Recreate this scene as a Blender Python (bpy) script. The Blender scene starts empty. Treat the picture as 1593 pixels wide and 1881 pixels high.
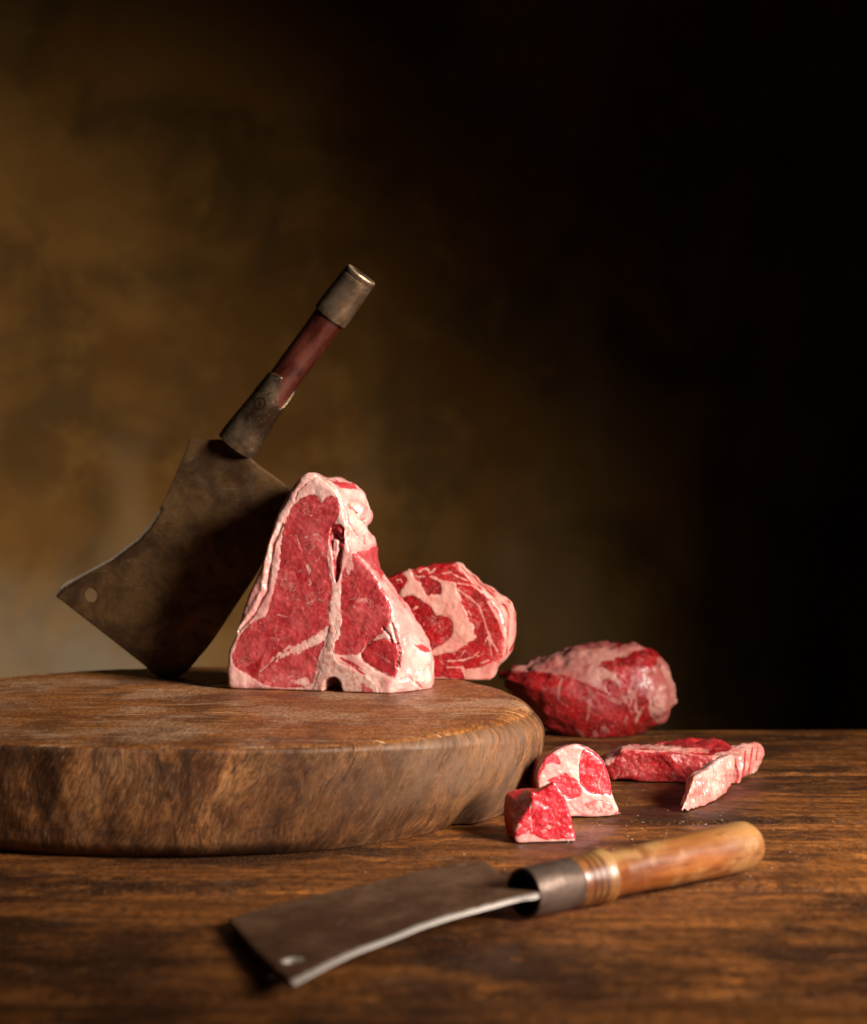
import bpy, math, random
import numpy as np
from mathutils import Vector
from mathutils.geometry import delaunay_2d_cdt
rad = math.radians
random.seed(7)
S = bpy.context.scene
C = S.collection

# ------------------------------------------------------------------ camera, world, lamps
HC = 0.265                       # camera height above the table top
F, CX, CY = 3000.0, 796.5, 940.5  # focal length and centre in photograph pixels
cam = bpy.data.cameras.new('camera'); co = bpy.data.objects.new('camera', cam); C.objects.link(co)
co.location = (0, 0, HC); co.rotation_euler = (rad(90), 0, 0)
cam.sensor_fit = 'VERTICAL'; cam.sensor_height = 36.0; cam.lens = F/1881.0*36.0
cam.clip_start = 0.05; cam.clip_end = 50
cam.dof.use_dof = True; cam.dof.focus_distance = 1.46; cam.dof.aperture_fstop = 5.0
S.camera = co
w = bpy.data.worlds.new('World'); S.world = w; w.use_nodes = True
w.node_tree.nodes['Background'].inputs[0].default_value = (0.9, 0.8, 0.7, 1)
w.node_tree.nodes['Background'].inputs[1].default_value = 0.004
S.view_settings.view_transform = 'Standard'; S.view_settings.look = 'None'
S.view_settings.exposure = 0; S.view_settings.gamma = 1

def area(name, loc, aim, sx, sy, power, col, spread=180):
    l = bpy.data.lights.new(name, 'AREA'); l.shape = 'RECTANGLE'; l.size = sx; l.size_y = sy
    l.energy = power; l.color = col; l.spread = rad(spread)
    o = bpy.data.objects.new(name, l); C.objects.link(o); o.location = loc
    o.rotation_euler = (Vector(aim)-Vector(loc)).to_track_quat('-Z', 'Y').to_euler()
    return o
area('key_softbox', (1.42, 0.38, 0.80), (0.08, 1.60, 0.12), 0.60, 0.60, 14.3, (1.0, 0.91, 0.82), 52)
bl = bpy.data.lights.new('backdrop_lamp', 'SPOT'); bl.energy = 36; bl.color = (1.0, 0.88, 0.66)
bl.spot_size = rad(68); bl.spot_blend = 1.0; bl.shadow_soft_size = 0.15
bo = bpy.data.objects.new('backdrop_lamp', bl); C.objects.link(bo); bo.location = (-1.45, 1.5, 1.25)
bo.rotation_euler = (Vector((-0.95, 3.2, 0.32))-bo.location).to_track_quat('-Z', 'Y').to_euler()

# ------------------------------------------------------------------ noise and distance fields (numpy)
def _hash(i, j, k, seed):
    h = (i*374761393 + j*668265263 + k*1274126177 + seed*974634777) & 0xffffffff
    h = ((h ^ (h >> 13))*1274126177) & 0xffffffff
    h = ((h ^ (h >> 15))*2246822519) & 0xffffffff
    return ((h ^ (h >> 16)) & 0xffff)/65535.0
def vnoise(P, seed=0):
    P = np.asarray(P, dtype=np.float64); I = np.floor(P).astype(np.int64); f = P-I
    f = f*f*(3-2*f); r = 0
    for dx in (0, 1):
        wx = f[..., 0] if dx else 1-f[..., 0]
        for dy in (0, 1):
            wy = f[..., 1] if dy else 1-f[..., 1]
            for dz in (0, 1):
                wz = f[..., 2] if dz else 1-f[..., 2]
                r = r + wx*wy*wz*_hash(I[..., 0]+dx, I[..., 1]+dy, I[..., 2]+dz, seed)
    return r*2-1
def fbm(P, oct=3, seed=0):
    a = 1.0; r = 0; P = np.asarray(P, dtype=np.float64); n = 0
    for o in range(oct):
        r = r + a*vnoise(P*(2.03**o)+17.3*o, seed+o); n += a; a *= 0.5
    return r/n
def sstep(a, b, x):
    t = np.clip((x-a)/(b-a), 0, 1); return t*t*(3-2*t)
def smax(a, b, k):
    h = np.clip(0.5+0.5*(a-b)/k, 0, 1); return b+(a-b)*h+k*h*(1-h)
def smin(a, b, k): return -smax(-a, -b, k)
def cr(poly, n=4, closed=True):
    P = np.array(poly, float); N = len(P); out = []
    rng = range(N) if closed else range(N-1)
    for i in rng:
        if closed: p0, p1, p2, p3 = P[i-1], P[i], P[(i+1) % N], P[(i+2) % N]
        else: p0, p1, p2, p3 = P[max(i-1, 0)], P[i], P[i+1], P[min(i+2, N-1)]
        for k in range(n):
            t = k/n
            out.append(0.5*((2*p1)+(p2-p0)*t+(2*p0-5*p1+4*p2-p3)*t*t+(3*p1-p0-3*p2+p3)*t**3))
    if not closed: out.append(P[-1])
    return np.array(out)
def sdpoly(X, Y, poly):
    X = np.asarray(X, np.float64); Y = np.asarray(Y, np.float64)
    d = np.full(X.shape, 1e9); s = np.zeros(X.shape, bool); N = len(poly)
    for i in range(N):
        ax, ay = poly[i]; bx, by = poly[(i+1) % N]; ex, ey = bx-ax, by-ay
        L = ex*ex+ey*ey+1e-18
        wx, wy = X-ax, Y-ay; t = np.clip((wx*ex+wy*ey)/L, 0, 1)
        dx, dy = wx-ex*t, wy-ey*t; d = np.minimum(d, dx*dx+dy*dy)
        c = (ay > Y) != (by > Y)
        if abs(ey) > 1e-15: s ^= c & (X < ex*(Y-ay)/ey+ax)
    d = np.sqrt(d); return np.where(s, -d, d)
def dline(X, Y, pts, taper=0.0):
    d = np.full(np.shape(X), 1e9); N = len(pts)
    for i in range(N-1):
        ax, ay = pts[i]; bx, by = pts[i+1]; ex, ey = bx-ax, by-ay
        wx, wy = X-ax, Y-ay; t = np.clip((wx*ex+wy*ey)/(ex*ex+ey*ey+1e-18), 0, 1)
        d = np.minimum(d, np.hypot(wx-ex*t, wy-ey*t))
    return d
def surface_nets(V, org, h):
    sg = V < 0
    c = sg[:-1, :-1, :-1].astype(np.int8)
    tot = np.zeros(c.shape, np.int8)
    for dx in (0, 1):
        for dy in (0, 1):
            for dz in (0, 1):
                tot += sg[dx:dx+c.shape[0], dy:dy+c.shape[1], dz:dz+c.shape[2]]
    act = (tot > 0) & (tot < 8)
    idx = np.argwhere(act); ids = np.full(c.shape, -1, np.int32); ids[act] = np.arange(len(idx))
    corners = [(dx, dy, dz) for dx in (0, 1) for dy in (0, 1) for dz in (0, 1)]
    vals = np.stack([V[idx[:, 0]+a, idx[:, 1]+b, idx[:, 2]+d] for a, b, d in corners], 1).astype(np.float64)
    pos = np.zeros((len(idx), 3)); cnt = np.zeros(len(idx))
    for i in range(8):
        for j in range(i+1, 8):
            ci, cj = np.array(corners[i]), np.array(corners[j])
            if np.abs(ci-cj).sum() != 1: continue
            va, vb = vals[:, i], vals[:, j]; x = (va < 0) != (vb < 0)
            t = np.where(x, va/np.where(x, va-vb, 1), 0)
            pos += np.where(x[:, None], ci+(cj-ci)*t[:, None], 0); cnt += x
    v = (idx+pos/cnt[:, None])*h+np.array(org)
    quads = []
    for ax in range(3):
        a, b = [(1, 2), (2, 0), (0, 1)][ax]
        s0 = [slice(None)]*3; s1 = [slice(None)]*3
        s0[ax] = slice(0, -1); s1[ax] = slice(1, None)
        A = sg[tuple(s0)]; B = sg[tuple(s1)]
        e = np.argwhere(A != B)
        e = e[(e[:, a] > 0) & (e[:, b] > 0) & (e[:, a] < c.shape[a]) & (e[:, b] < c.shape[b])]
        fl = A[e[:, 0], e[:, 1], e[:, 2]]
        def cell(da, db):
            q = e.copy(); q[:, a] -= da; q[:, b] -= db; return ids[q[:, 0], q[:, 1], q[:, 2]]
        q = np.stack([cell(1, 1), cell(0, 1), cell(0, 0), cell(1, 0)], 1)
        q[~fl] = q[~fl][:, ::-1]
        quads.append(q)
    return v, np.concatenate(quads)
def vnormals(v, f):
    n = np.zeros_like(v); fn = np.cross(v[f[:, 2]]-v[f[:, 0]], v[f[:, -1]]-v[f[:, 1]])
    for k in range(f.shape[1]): np.add.at(n, f[:, k], fn)
    return n/(np.linalg.norm(n, axis=1)[:, None]+1e-20)

# ------------------------------------------------------------------ linking helpers
def mesh_obj(name, v, f, mat, parent=None, attrs=None, smooth=True):
    v = np.asarray(v, float); m = bpy.data.meshes.new(name)
    if parent is not None: v = v-np.array(parent.location)
    if isinstance(f, np.ndarray):
        nf, k = f.shape
        m.vertices.add(len(v)); m.vertices.foreach_set('co', v.astype(np.float32).ravel())
        m.loops.add(nf*k); m.loops.foreach_set('vertex_index', f.astype(np.int32).ravel())
        m.polygons.add(nf); m.polygons.foreach_set('loop_start', np.arange(0, nf*k, k, dtype=np.int32))
        m.update(calc_edges=True)
    else:
        m.from_pydata([tuple(p) for p in v], [], [tuple(int(i) for i in q) for q in f])
    m.validate()
    if smooth: m.polygons.foreach_set('use_smooth', [True]*len(m.polygons))
    for k, a in (attrs or {}).items():
        a = np.asarray(a, np.float32)
        at = m.attributes.new(k, 'FLOAT' if a.ndim == 1 else 'FLOAT_VECTOR', 'POINT')
        at.data.foreach_set('value' if a.ndim == 1 else 'vector', a.ravel())
    m.materials.append(mat)
    o = bpy.data.objects.new(name, m); C.objects.link(o)
    if parent is not None: o.parent = parent
    return o
def thing(name, label, cat, loc):
    o = bpy.data.objects.new(name, None); C.objects.link(o); o.location = loc
    o.empty_display_size = 0.03; o['label'] = label; o['category'] = cat
    return o
def structure(o, cat=None): o['kind'] = 'structure'; return o

# a vertical working plane: origin O, u along it, n into the depth; converts traced points to metres on it
class Frame:
    def __init__(s, px, py, H, yaw, z0):
        d = H*F/(py-CY); s.O = np.array([(px-CX)*d/F, d, z0]); y = rad(yaw)
        s.u = np.array([math.cos(y), -math.sin(y), 0]); s.n = np.array([math.sin(y), math.cos(y), 0]); s.w = np.array([0, 0, 1.0])
    def face(s, pts, depth=0.0):
        out = []; o = s.O+s.n*depth; cpos = np.array([0, 0, HC])
        for px, py in pts:
            d = np.array([(px-CX)/F, 1, -(py-CY)/F]); t = np.dot(o-cpos, s.n)/np.dot(d, s.n)
            P = cpos+d*t-s.O; out.append((np.dot(P, s.u), P[2]))
        return out
    def world(s, L): return s.O+L[:, :1]*s.u+L[:, 1:2]*s.w+L[:, 2:3]*s.n
def crop(pts, ox, oy, k): return [(ox+x/k, oy+y/k) for x, y in pts]

# ------------------------------------------------------------------ node helpers
class NT:
    def __init__(s, name):
        s.m = bpy.data.materials.new(name); s.m.use_nodes = True; s.t = s.m.node_tree; s.t.nodes.clear()
        s.out = s.n('ShaderNodeOutputMaterial'); s.p = s.n('ShaderNodeBsdfPrincipled'); s.l(s.p.outputs[0], s.out.inputs[0])
    def n(s, t, **kw):
        n = s.t.nodes.new(t)
        for k, v in kw.items(): setattr(n, k, v)
        return n
    def l(s, a, b): s.t.links.new(a, b)
    def put(s, sock, v):
        if hasattr(v, 'links') or isinstance(v, bpy.types.NodeSocket): s.l(v, sock)
        else:
            if isinstance(v, (tuple, list)) and len(v) == 3 and sock.type == 'RGBA': v = (*v, 1)
            sock.default_value = v
    def attr(s, name, vec=False):
        n = s.n('ShaderNodeAttribute'); n.attribute_name = name; return n.outputs['Vector' if vec else 'Fac']
    def obj(s): return s.n('ShaderNodeTexCoord').outputs['Object']
    def mapping(s, v, scale=(1, 1, 1), rot=(0, 0, 0), loc=(0, 0, 0)):
        n = s.n('ShaderNodeMapping'); s.l(v, n.inputs[0]); s.put(n.inputs[1], loc); n.inputs[2].default_value = rot; n.inputs[3].default_value = scale
        return n.outputs[0]
    def noise(s, v, scale, detail=3, rough=0.5, dist=0.0):
        n = s.n('ShaderNodeTexNoise'); s.l(v, n.inputs['Vector']); n.inputs['Scale'].default_value = scale
        n.inputs['Detail'].default_value = detail; n.inputs['Roughness'].default_value = rough; n.inputs['Distortion'].default_value = dist
        return n.outputs[0]
    def voro(s, v, scale, feat='F1', out=0):
        n = s.n('ShaderNodeTexVoronoi'); n.feature = feat; s.l(v, n.inputs['Vector']); n.inputs['Scale'].default_value = scale; return n.outputs[out]
    def ramp(s, v, a, b, va=0.0, vb=1.0):
        n = s.n('ShaderNodeMapRange'); n.interpolation_type = 'SMOOTHSTEP'; s.put(n.inputs[0], v)
        for i, x in enumerate((a, b, va, vb)): s.put(n.inputs[i+1], x)
        return n.outputs[0]
    def math(s, op, a, b=0.0, clamp=False):
        n = s.n('ShaderNodeMath'); n.operation = op; n.use_clamp = clamp; s.put(n.inputs[0], a); s.put(n.inputs[1], b); return n.outputs[0]
    def mix(s, f, a, b, mode='MIX'):
        n = s.n('ShaderNodeMix'); n.data_type = 'RGBA'; n.blend_type = mode; s.put(n.inputs[0], f); s.put(n.inputs[6], a); s.put(n.inputs[7], b); return n.outputs[2]
    def bump(s, h, strength, dist, prev=None):
        n = s.n('ShaderNodeBump'); n.inputs['Strength'].default_value = strength; n.inputs['Distance'].default_value = dist
        s.l(h, n.inputs['Height'])
        if prev is not None: s.l(prev, n.inputs['Normal'])
        return n.outputs[0]
    def set(s, **kw):
        for k, v in kw.items(): s.put(s.p.inputs[k.replace('_', ' ')], v)
        return s.m

# ------------------------------------------------------------------ materials
def meat_mat(name, leanA, leanB, fatA=(.62, .385, .325), fatB=(.50, .19, .17), bone=(.44, .28, .225), marble=0.5, rough=0.36, seed=0.0, coat=.22, spec=.5):
    t = NT(name); o = t.mapping(t.obj(), loc=(seed, seed*.7, seed*1.3))
    fat = t.attr('fat'); bn = t.attr('bone'); red = t.attr('red')
    n1 = t.noise(o, 60, 4, .6, .6); n2 = t.noise(o, 260, 4, .65); n3 = t.noise(o, 900, 3, .6); n4 = t.noise(o, 26, 3, .5)
    lean = t.mix(t.ramp(n1, .32, .68), leanA, leanB)
    lean = t.mix(t.ramp(n2, .42, .62, 0, .55), lean, (leanA[0]*.55, leanA[1]*.45, leanA[2]*.5))
    # marbling: thin wandering fat lines and tiny flecks
    ridge = t.math('ABSOLUTE', t.math('SUBTRACT', t.noise(o, 75, 4, .55, 1.4), .5))
    gate = t.ramp(t.noise(o, 38, 2, .5), .5, .64)
    mb = t.math('MULTIPLY', t.ramp(ridge, 0.004, .03, 1, 0), gate)
    fl = t.ramp(t.noise(o, 520, 2, .5), .66, .74)
    mb = t.math('MULTIPLY', t.math('MAXIMUM', mb, t.math('MULTIPLY', fl, .75)), marble)
    lean = t.mix(t.ramp(n4, .45, .7, 0, .5), lean, (leanB[0]*1.05, leanB[1]*1.5+.01, leanB[2]*1.5+.01))
    fb = t.ramp(t.noise(t.mapping(o, (1, 1, .45), rot=(0, .5, 0)), 700, 3, .7), .56, .70, 0, .38)
    lean = t.mix(fb, lean, (.62, .26, .22))
    lean = t.mix(mb, lean, (.70, .34, .29))
    fcol = t.mix(t.ramp(n4, .36, .64, 0, .85), fatA, fatB)
    fcol = t.mix(t.ramp(t.noise(o, 140, 4, .6, 1.0), .50, .74, 0, .75), fcol, fatB)
    fcol = t.mix(t.ramp(ridge, .0, .014, .22, 0), fcol, (.50, .12, .10))
    fcol = t.mix(t.ramp(fat, .80, 1.0, .55, 0), fcol, fatB)
    ff = t.math('ADD', fat, t.math('MULTIPLY', t.math('SUBTRACT', n2, .5), .55))
    col = t.mix(t.ramp(ff, .35, .65), lean, fcol)
    bcol = t.mix(t.ramp(n2, .4, .65), bone, (bone[0]*.8, bone[1]*.5, bone[2]*.5))
    col = t.mix(t.ramp(bn, .35, .65), col, bcol)
    col = t.mix(red, col, (leanA[0]*.85, leanA[1]*.25, leanA[2]*.35))
    fm = t.math('SUBTRACT', 1.0, t.math('MULTIPLY', t.ramp(ff, .35, .65), .65))
    h = t.math('MULTIPLY', fm, t.math('ADD', t.math('MULTIPLY', n2, .45), t.math('MULTIPLY', n3, .40)))
    b = t.bump(t.math('SUBTRACT', h, t.math('MULTIPLY', t.ramp(ridge, 0, .02, 1, 0), .08)), .45, .0012)
    b = t.bump(n1, .30, .004, b)
    r = t.ramp(t.noise(o, 150, 3, .6), .35, .65, rough-.09, rough+.14)
    return t.set(Base_Color=col, Roughness=r, Normal=b, Subsurface_Weight=t.ramp(ff, .35, .65, .08, .42), Subsurface_Radius=(1.0, .35, .25), Subsurface_Scale=.005, Specular_IOR_Level=spec, Coat_Weight=coat, Coat_Roughness=.2)
M_tbone = meat_mat('beef_pink', (.30, .014, .020), (.42, .050, .050), marble=.45)
M_rib = meat_mat('beef_marbled', (.20, .001, .003), (.34, .004, .006), fatA=(.52, .27, .21), fatB=(.45, .13, .11), marble=.28, seed=3.1)
M_roast = meat_mat('beef_roast', (.11, .0005, .001), (.26, .0015, .002), fatA=(.27, .12, .095), fatB=(.20, .035, .032), marble=.03, rough=.42, seed=5.2, coat=.12, spec=.35)
M_small = meat_mat('beef_bright', (.38, .004, .012), (.46, .014, .024), fatA=(.56, .37, .31), fatB=(.48, .18, .16), marble=.75, rough=.30, seed=8.4)
M_chop = meat_mat('beef_trim', (.20, .004, .006), (.32, .014, .014), fatA=(.50, .29, .24), fatB=(.38, .09, .075), marble=.3, seed=11.7)

def table_mat():
    t = NT('table_wood'); tc = t.obj()
    rnd = t.n('ShaderNodeObjectInfo').outputs['Random']
    cmb = t.n('ShaderNodeCombineXYZ'); t.l(t.math('MULTIPLY', rnd, 9.0), cmb.inputs[0]); t.l(t.math('MULTIPLY', rnd, 31.0), cmb.inputs[1])
    o = t.mapping(tc, loc=cmb.outputs[0])
    warp = t.n('ShaderNodeVectorMath'); warp.operation = 'ADD'; t.l(o, warp.inputs[0])
    wn = t.n('ShaderNodeTexNoise'); t.l(t.mapping(o, (2.0, 5, 1)), wn.inputs['Vector']); wn.inputs['Scale'].default_value = 1.6
    wm = t.n('ShaderNodeVectorMath'); wm.operation = 'MULTIPLY'; t.l(wn.outputs['Color'], wm.inputs[0]); wm.inputs[1].default_value = (0, .035, 0)
    t.l(wm.outputs[0], warp.inputs[1]); g = warp.outputs[0]
    g1 = t.noise(t.mapping(g, (5, 42, 20)), 1.0, 7, .72)
    g2 = t.noise(t.mapping(g, (26, 210, 60)), 1.0, 6, .75)
    pores = t.noise(t.mapping(g, (90, 620, 300)), 1.0, 4, .75)
    pat = t.noise(t.mapping(o, (5.5, 9, 5)), 1.0, 6, .66, .4)
    pat2 = t.noise(t.mapping(o, (20, 34, 20)), 1.0, 6, .75, .4)
    col = t.mix(t.ramp(g1, .35, .66), (.085, .026, .006), (.38, .130, .026))
    col = t.mix(t.ramp(g2, .38, .64, 0, .6), col, (.11, .040, .012))
    col = t.mix(t.ramp(pat, .44, .60, 0, .9), col, (.022, .009, .005))
    pit = t.noise(t.mapping(o, (9, 26, 9), loc=(3, 5, 1)), 1.0, 5, .7, .6)
    col = t.mix(t.ramp(pit, .62, .70, 0, .9), col, (.012, .005, .003))
    col = t.mix(t.ramp(pat2, .54, .74, 0, .75), col, (.55, .19, .035))
    col = t.mix(t.ramp(t.noise(o, 22, 5, .7), .56, .76, 0, .45), col, (.17, .115, .080))
    spk = t.math('MULTIPLY', t.ramp(t.voro(t.mapping(o, (1, 1.6, 1)), 150), .0, .16, 1, 0), t.ramp(t.noise(o, 30, 2), .54, .62))
    col = t.mix(t.math('MULTIPLY', spk, .7), col, (.42, .33, .25))
    m1 = t.noise(t.mapping(o, (1.5, .8, 1)), 90, 7, .78); m2 = t.noise(t.mapping(o, (2.2, .75, 1)), 260, 5, .75)
    col = t.mix(t.ramp(m1, .40, .56, .55, 0), col, (.020, .007, .003))
    col = t.mix(t.ramp(m2, .52, .70, 0, .6), col, (.36, .155, .052))
    col = t.mix(t.ramp(pores, .30, .42, .75, 0), col, (.018, .008, .004))
    h = t.math('ADD', t.math('ADD', t.math('MULTIPLY', g2, .4), t.math('MULTIPLY', m1, .8)), t.math('ADD', t.math('MULTIPLY', t.ramp(pores, .28, .44), .4), t.math('MULTIPLY', g1, .6)))
    ck = t.noise(t.mapping(g, (2.6, 34, 5), loc=(7, 3, 0)), 1.0, 5, .62); ck = t.ramp(t.math('ABSOLUTE', t.math('SUBTRACT', ck, .5)), .0, .007, 1, 0)
    ck = t.math('MULTIPLY', ck, t.ramp(t.noise(t.mapping(o, (2, 5, 1), loc=(1, 8, 0)), 1.5, 2), .5, .6))
    col = t.mix(t.math('MULTIPLY', ck, .92), col, (.006, .003, .002))
    wet = t.math('MULTIPLY', t.attr('wet'), t.ramp(t.noise(o, 34, 4, .6), .36, .56, .2, 1)); col = t.mix(t.math('MULTIPLY', wet, .55), col, (.05, .009, .004))
    tint = t.ramp(rnd, 0, 1, .72, 1.12); cm_ = t.n('ShaderNodeCombineXYZ'); [t.l(tint, cm_.inputs[q]) for q in range(3)]
    col = t.mix(1.0, col, cm_.outputs[0], 'MULTIPLY')
    h = t.math('SUBTRACT', h, t.math('MULTIPLY', ck, .8))
    b = t.bump(h, .8, .0016); b = t.bump(pat2, .5, .004, b)
    return t.set(Base_Color=col, Roughness=t.math('MULTIPLY', t.ramp(pat2, .35, .68, .40, .62), t.ramp(wet, 0, 1, 1, .6)), Normal=b, Specular_IOR_Level=t.ramp(wet, 0, 1, .17, .28))
M_table = table_mat()

def block_mat():
    t = NT('chopping_block_wood'); side = t.attr('side'); cyl = t.attr('cyl', True); o = t.obj(); stain = t.attr('stain')
    # top: worn face grain with knife cuts in several directions
    g1 = t.noise(t.mapping(o, (5, 26, 10), rot=(0, 0, rad(12))), 1.0, 6, .62, .5)
    p1 = t.noise(o, 11, 5, .65, .3); p2 = t.noise(t.mapping(o, (1.6, .7, 1)), 60, 7, .75); p3 = t.noise(t.mapping(o, (2.2, .7, 1)), 170, 5, .75)
    top = t.mix(t.ramp(g1, .36, .64), (.19, .058, .011), (.38, .135, .030))
    top = t.mix(t.ramp(p1, .46, .64, 0, .8), top, (.44, .25, .14))
    top = t.mix(t.ramp(t.noise(t.mapping(o, (1, .6, 1), loc=(6, 2, 0)), 13, 5, .65), .46, .62, 0, .75), top, (.10, .030, .009))
    top = t.mix(t.ramp(p2, .52, .72, 0, .6), top, (.085, .028, .009))
    top = t.mix(t.ramp(p3, .40, .60, .65, 0), top, (.055, .018, .006))
    top = t.mix(t.ramp(p3, .54, .68, 0, .5), top, (.38, .20, .09))
    cuts = None
    for i, (a, sc) in enumerate(((25, 300), (-38, 340), (70, 260), (5, 420), (-70, 300))):
        c = t.noise(t.mapping(o, (9, sc, 30), rot=(0, 0, rad(a)), loc=(i*3.1, i*1.7, 0)), 1.0, 2, .5)
        c = t.math('MULTIPLY', t.ramp(c, .66, .71), t.ramp(t.noise(t.mapping(o, loc=(i*5, 0, 0)), 14, 2), .45, .6))
        cuts = c if cuts is None else t.math('MAXIMUM', cuts, c)
    top = t.mix(t.math('MULTIPLY', cuts, .85), top, (.60, .38, .22))
    top = t.mix(t.ramp(t.noise(t.mapping(o, (40, 160, 60), rot=(0, 0, .2)), 1.0, 3), .64, .70, 0, .6), top, (.05, .02, .008))
    # side: adze strokes running down and leaning, growth lines across
    wv = t.n('ShaderNodeVectorMath'); wv.operation = 'ADD'; t.l(cyl, wv.inputs[0])
    wn = t.n('ShaderNodeTexNoise'); t.l(cyl, wn.inputs['Vector']); wn.inputs['Scale'].default_value = 14
    wm = t.n('ShaderNodeVectorMath'); wm.operation = 'SCALE'; t.l(wn.outputs['Color'], wm.inputs[0]); wm.inputs['Scale'].default_value = .035
    t.l(wm.outputs[0], wv.inputs[1]); cw = wv.outputs[0]
    s1 = t.noise(t.mapping(t.mapping(cw, rot=(0, 0, rad(14))), (48, 13, 1)), 1.0, 6, .66)
    s2 = t.noise(t.mapping(t.mapping(cw, rot=(0, 0, rad(17))), (150, 11, 1)), 1.0, 7, .74)
    s3 = t.noise(t.mapping(t.mapping(cyl, rot=(0, 0, rad(-20)), loc=(3, 3, 0)), (420, 16, 1)), 1.0, 2, .5)
    rings = t.noise(t.mapping(cw, (5, 190, 1)), 1.0, 3, .6)
    sp = t.noise(cyl, 17, 5, .65)
    sd = t.mix(t.ramp(s1, .34, .68), (.060, .017, .005), (.40, .150, .042))
    sd = t.mix(t.ramp(rings, .40, .62, .35, 0), sd, (.036, .014, .006))
    sd = t.mix(t.ramp(sp, .46, .66, 0, .8), sd, (.22, .085, .026))
    gt = t.ramp(t.noise(t.mapping(cyl, loc=(7, 2, 0)), 21, 4, .6), .42, .66)
    sd = t.mix(t.math('MULTIPLY', gt, t.ramp(s2, .50, .68, 0, .6)), sd, (.40, .245, .135))
    sd = t.mix(t.math('MULTIPLY', t.ramp(t.noise(t.mapping(cyl, loc=(1, 9, 0)), 16, 3, .6), .5, .66), t.ramp(s3, .66, .72, 0, .5)), sd, (.44, .29, .18))
    s4 = t.noise(t.mapping(t.mapping(cw, rot=(0, 0, rad(22))), (650, 70, 1)), 1.0, 5, .75); s5 = t.noise(t.mapping(cyl, (1.3, .8, 1)), 130, 6, .75)
    sd = t.mix(t.ramp(t.noise(t.mapping(cw, (1, .7, 1), loc=(4, 4, 0)), 24, 6, .72), .40, .56, .8, 0), sd, (.035, .013, .006))
    sd = t.mix(t.ramp(t.noise(t.mapping(t.mapping(cw, rot=(0, 0, rad(18))), (26, 9, 1), loc=(9, 4, 0)), 1.0, 5, .65), .50, .66, 0, .55), sd, (.44, .20, .07))
    sd = t.mix(t.ramp(s4, .40, .52, .7, 0), sd, (.045, .018, .007))
    sd = t.mix(t.ramp(s4, .55, .68, 0, .55), sd, (.42, .225, .11))
    sd = t.mix(t.ramp(s5, .36, .50, .65, 0), sd, (.05, .022, .010))
    sd = t.mix(t.ramp(t.noise(t.mapping(cyl, loc=(2, 4, 0)), 9, 4, .6), .42, .62, .55, 0), sd, (.055, .022, .009))
    s6 = t.noise(t.mapping(t.mapping(cw, rot=(0, 0, rad(20))), (520, 110, 1)), 1.0, 5, .8)
    sd = t.mix(t.ramp(s6, .38, .50, .6, 0), sd, (.030, .012, .006))
    sd = t.mix(t.ramp(s6, .56, .70, 0, .4), sd, (.42, .20, .085))
    crk = t.noise(t.mapping(t.mapping(cw, rot=(0, 0, rad(20))), (110, 5, 1), loc=(5, 1, 0)), 1.0, 6, .7)
    crk = t.ramp(t.math('ABSOLUTE', t.math('SUBTRACT', crk, .5)), .0, .010, 1, 0)
    crk = t.math('MULTIPLY', crk, t.ramp(t.noise(t.mapping(cyl, loc=(8, 3, 0)), 30, 2), .48, .58))
    sd = t.mix(t.math('MULTIPLY', crk, .85), sd, (.014, .006, .003))
    sd = t.mix(t.math('MULTIPLY', stain, t.ramp(t.noise(cyl, 30, 6, .72), .30, .68, .25, .85)), sd, (.15, .085, .050))
    sd = t.mix(t.ramp(t.noise(t.mapping(cyl, (200, 30, 1), rot=(0, 0, .3)), 1.0, 3, .6), .30, .38, .6, 0), sd, (.02, .01, .006))
    col = t.mix(t.ramp(t.math('ADD', side, t.math('MULTIPLY', t.math('SUBTRACT', p2, .5), .5)), .4, .62), top, sd)
    wet = t.math('MULTIPLY', t.attr('wet'), t.ramp(t.noise(o, 28, 4, .6), .36, .56, .25, 1))
    col = t.mix(t.math('MULTIPLY', wet, .75), col, (.10, .016, .006))
    h = t.math('ADD', t.math('MULTIPLY', g1, .5), t.math('SUBTRACT', t.math('MULTIPLY', p2, .4), t.math('MULTIPLY', cuts, .25)))
    hs = t.math('ADD', t.math('MULTIPLY', s1, .8), t.math('ADD', t.math('MULTIPLY', s2, .45), t.math('ADD', t.math('MULTIPLY', rings, .2), t.math('SUBTRACT', t.math('MULTIPLY', s4, .5), t.math('MULTIPLY', crk, .6)))))
    hm = t.math('ADD', t.math('MULTIPLY', t.math('SUBTRACT', 1.0, side), h), t.math('MULTIPLY', side, hs))
    b = t.bump(hm, .7, .0014); b = t.bump(t.noise(o, 420, 3, .7), .3, .0006, b)
    return t.set(Base_Color=col, Roughness=t.math('MULTIPLY', t.ramp(p2, .35, .65, .40, .60), t.ramp(wet, 0, 1, 1, .45)), Normal=b, Specular_IOR_Level=.30)
M_block = block_mat()

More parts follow.
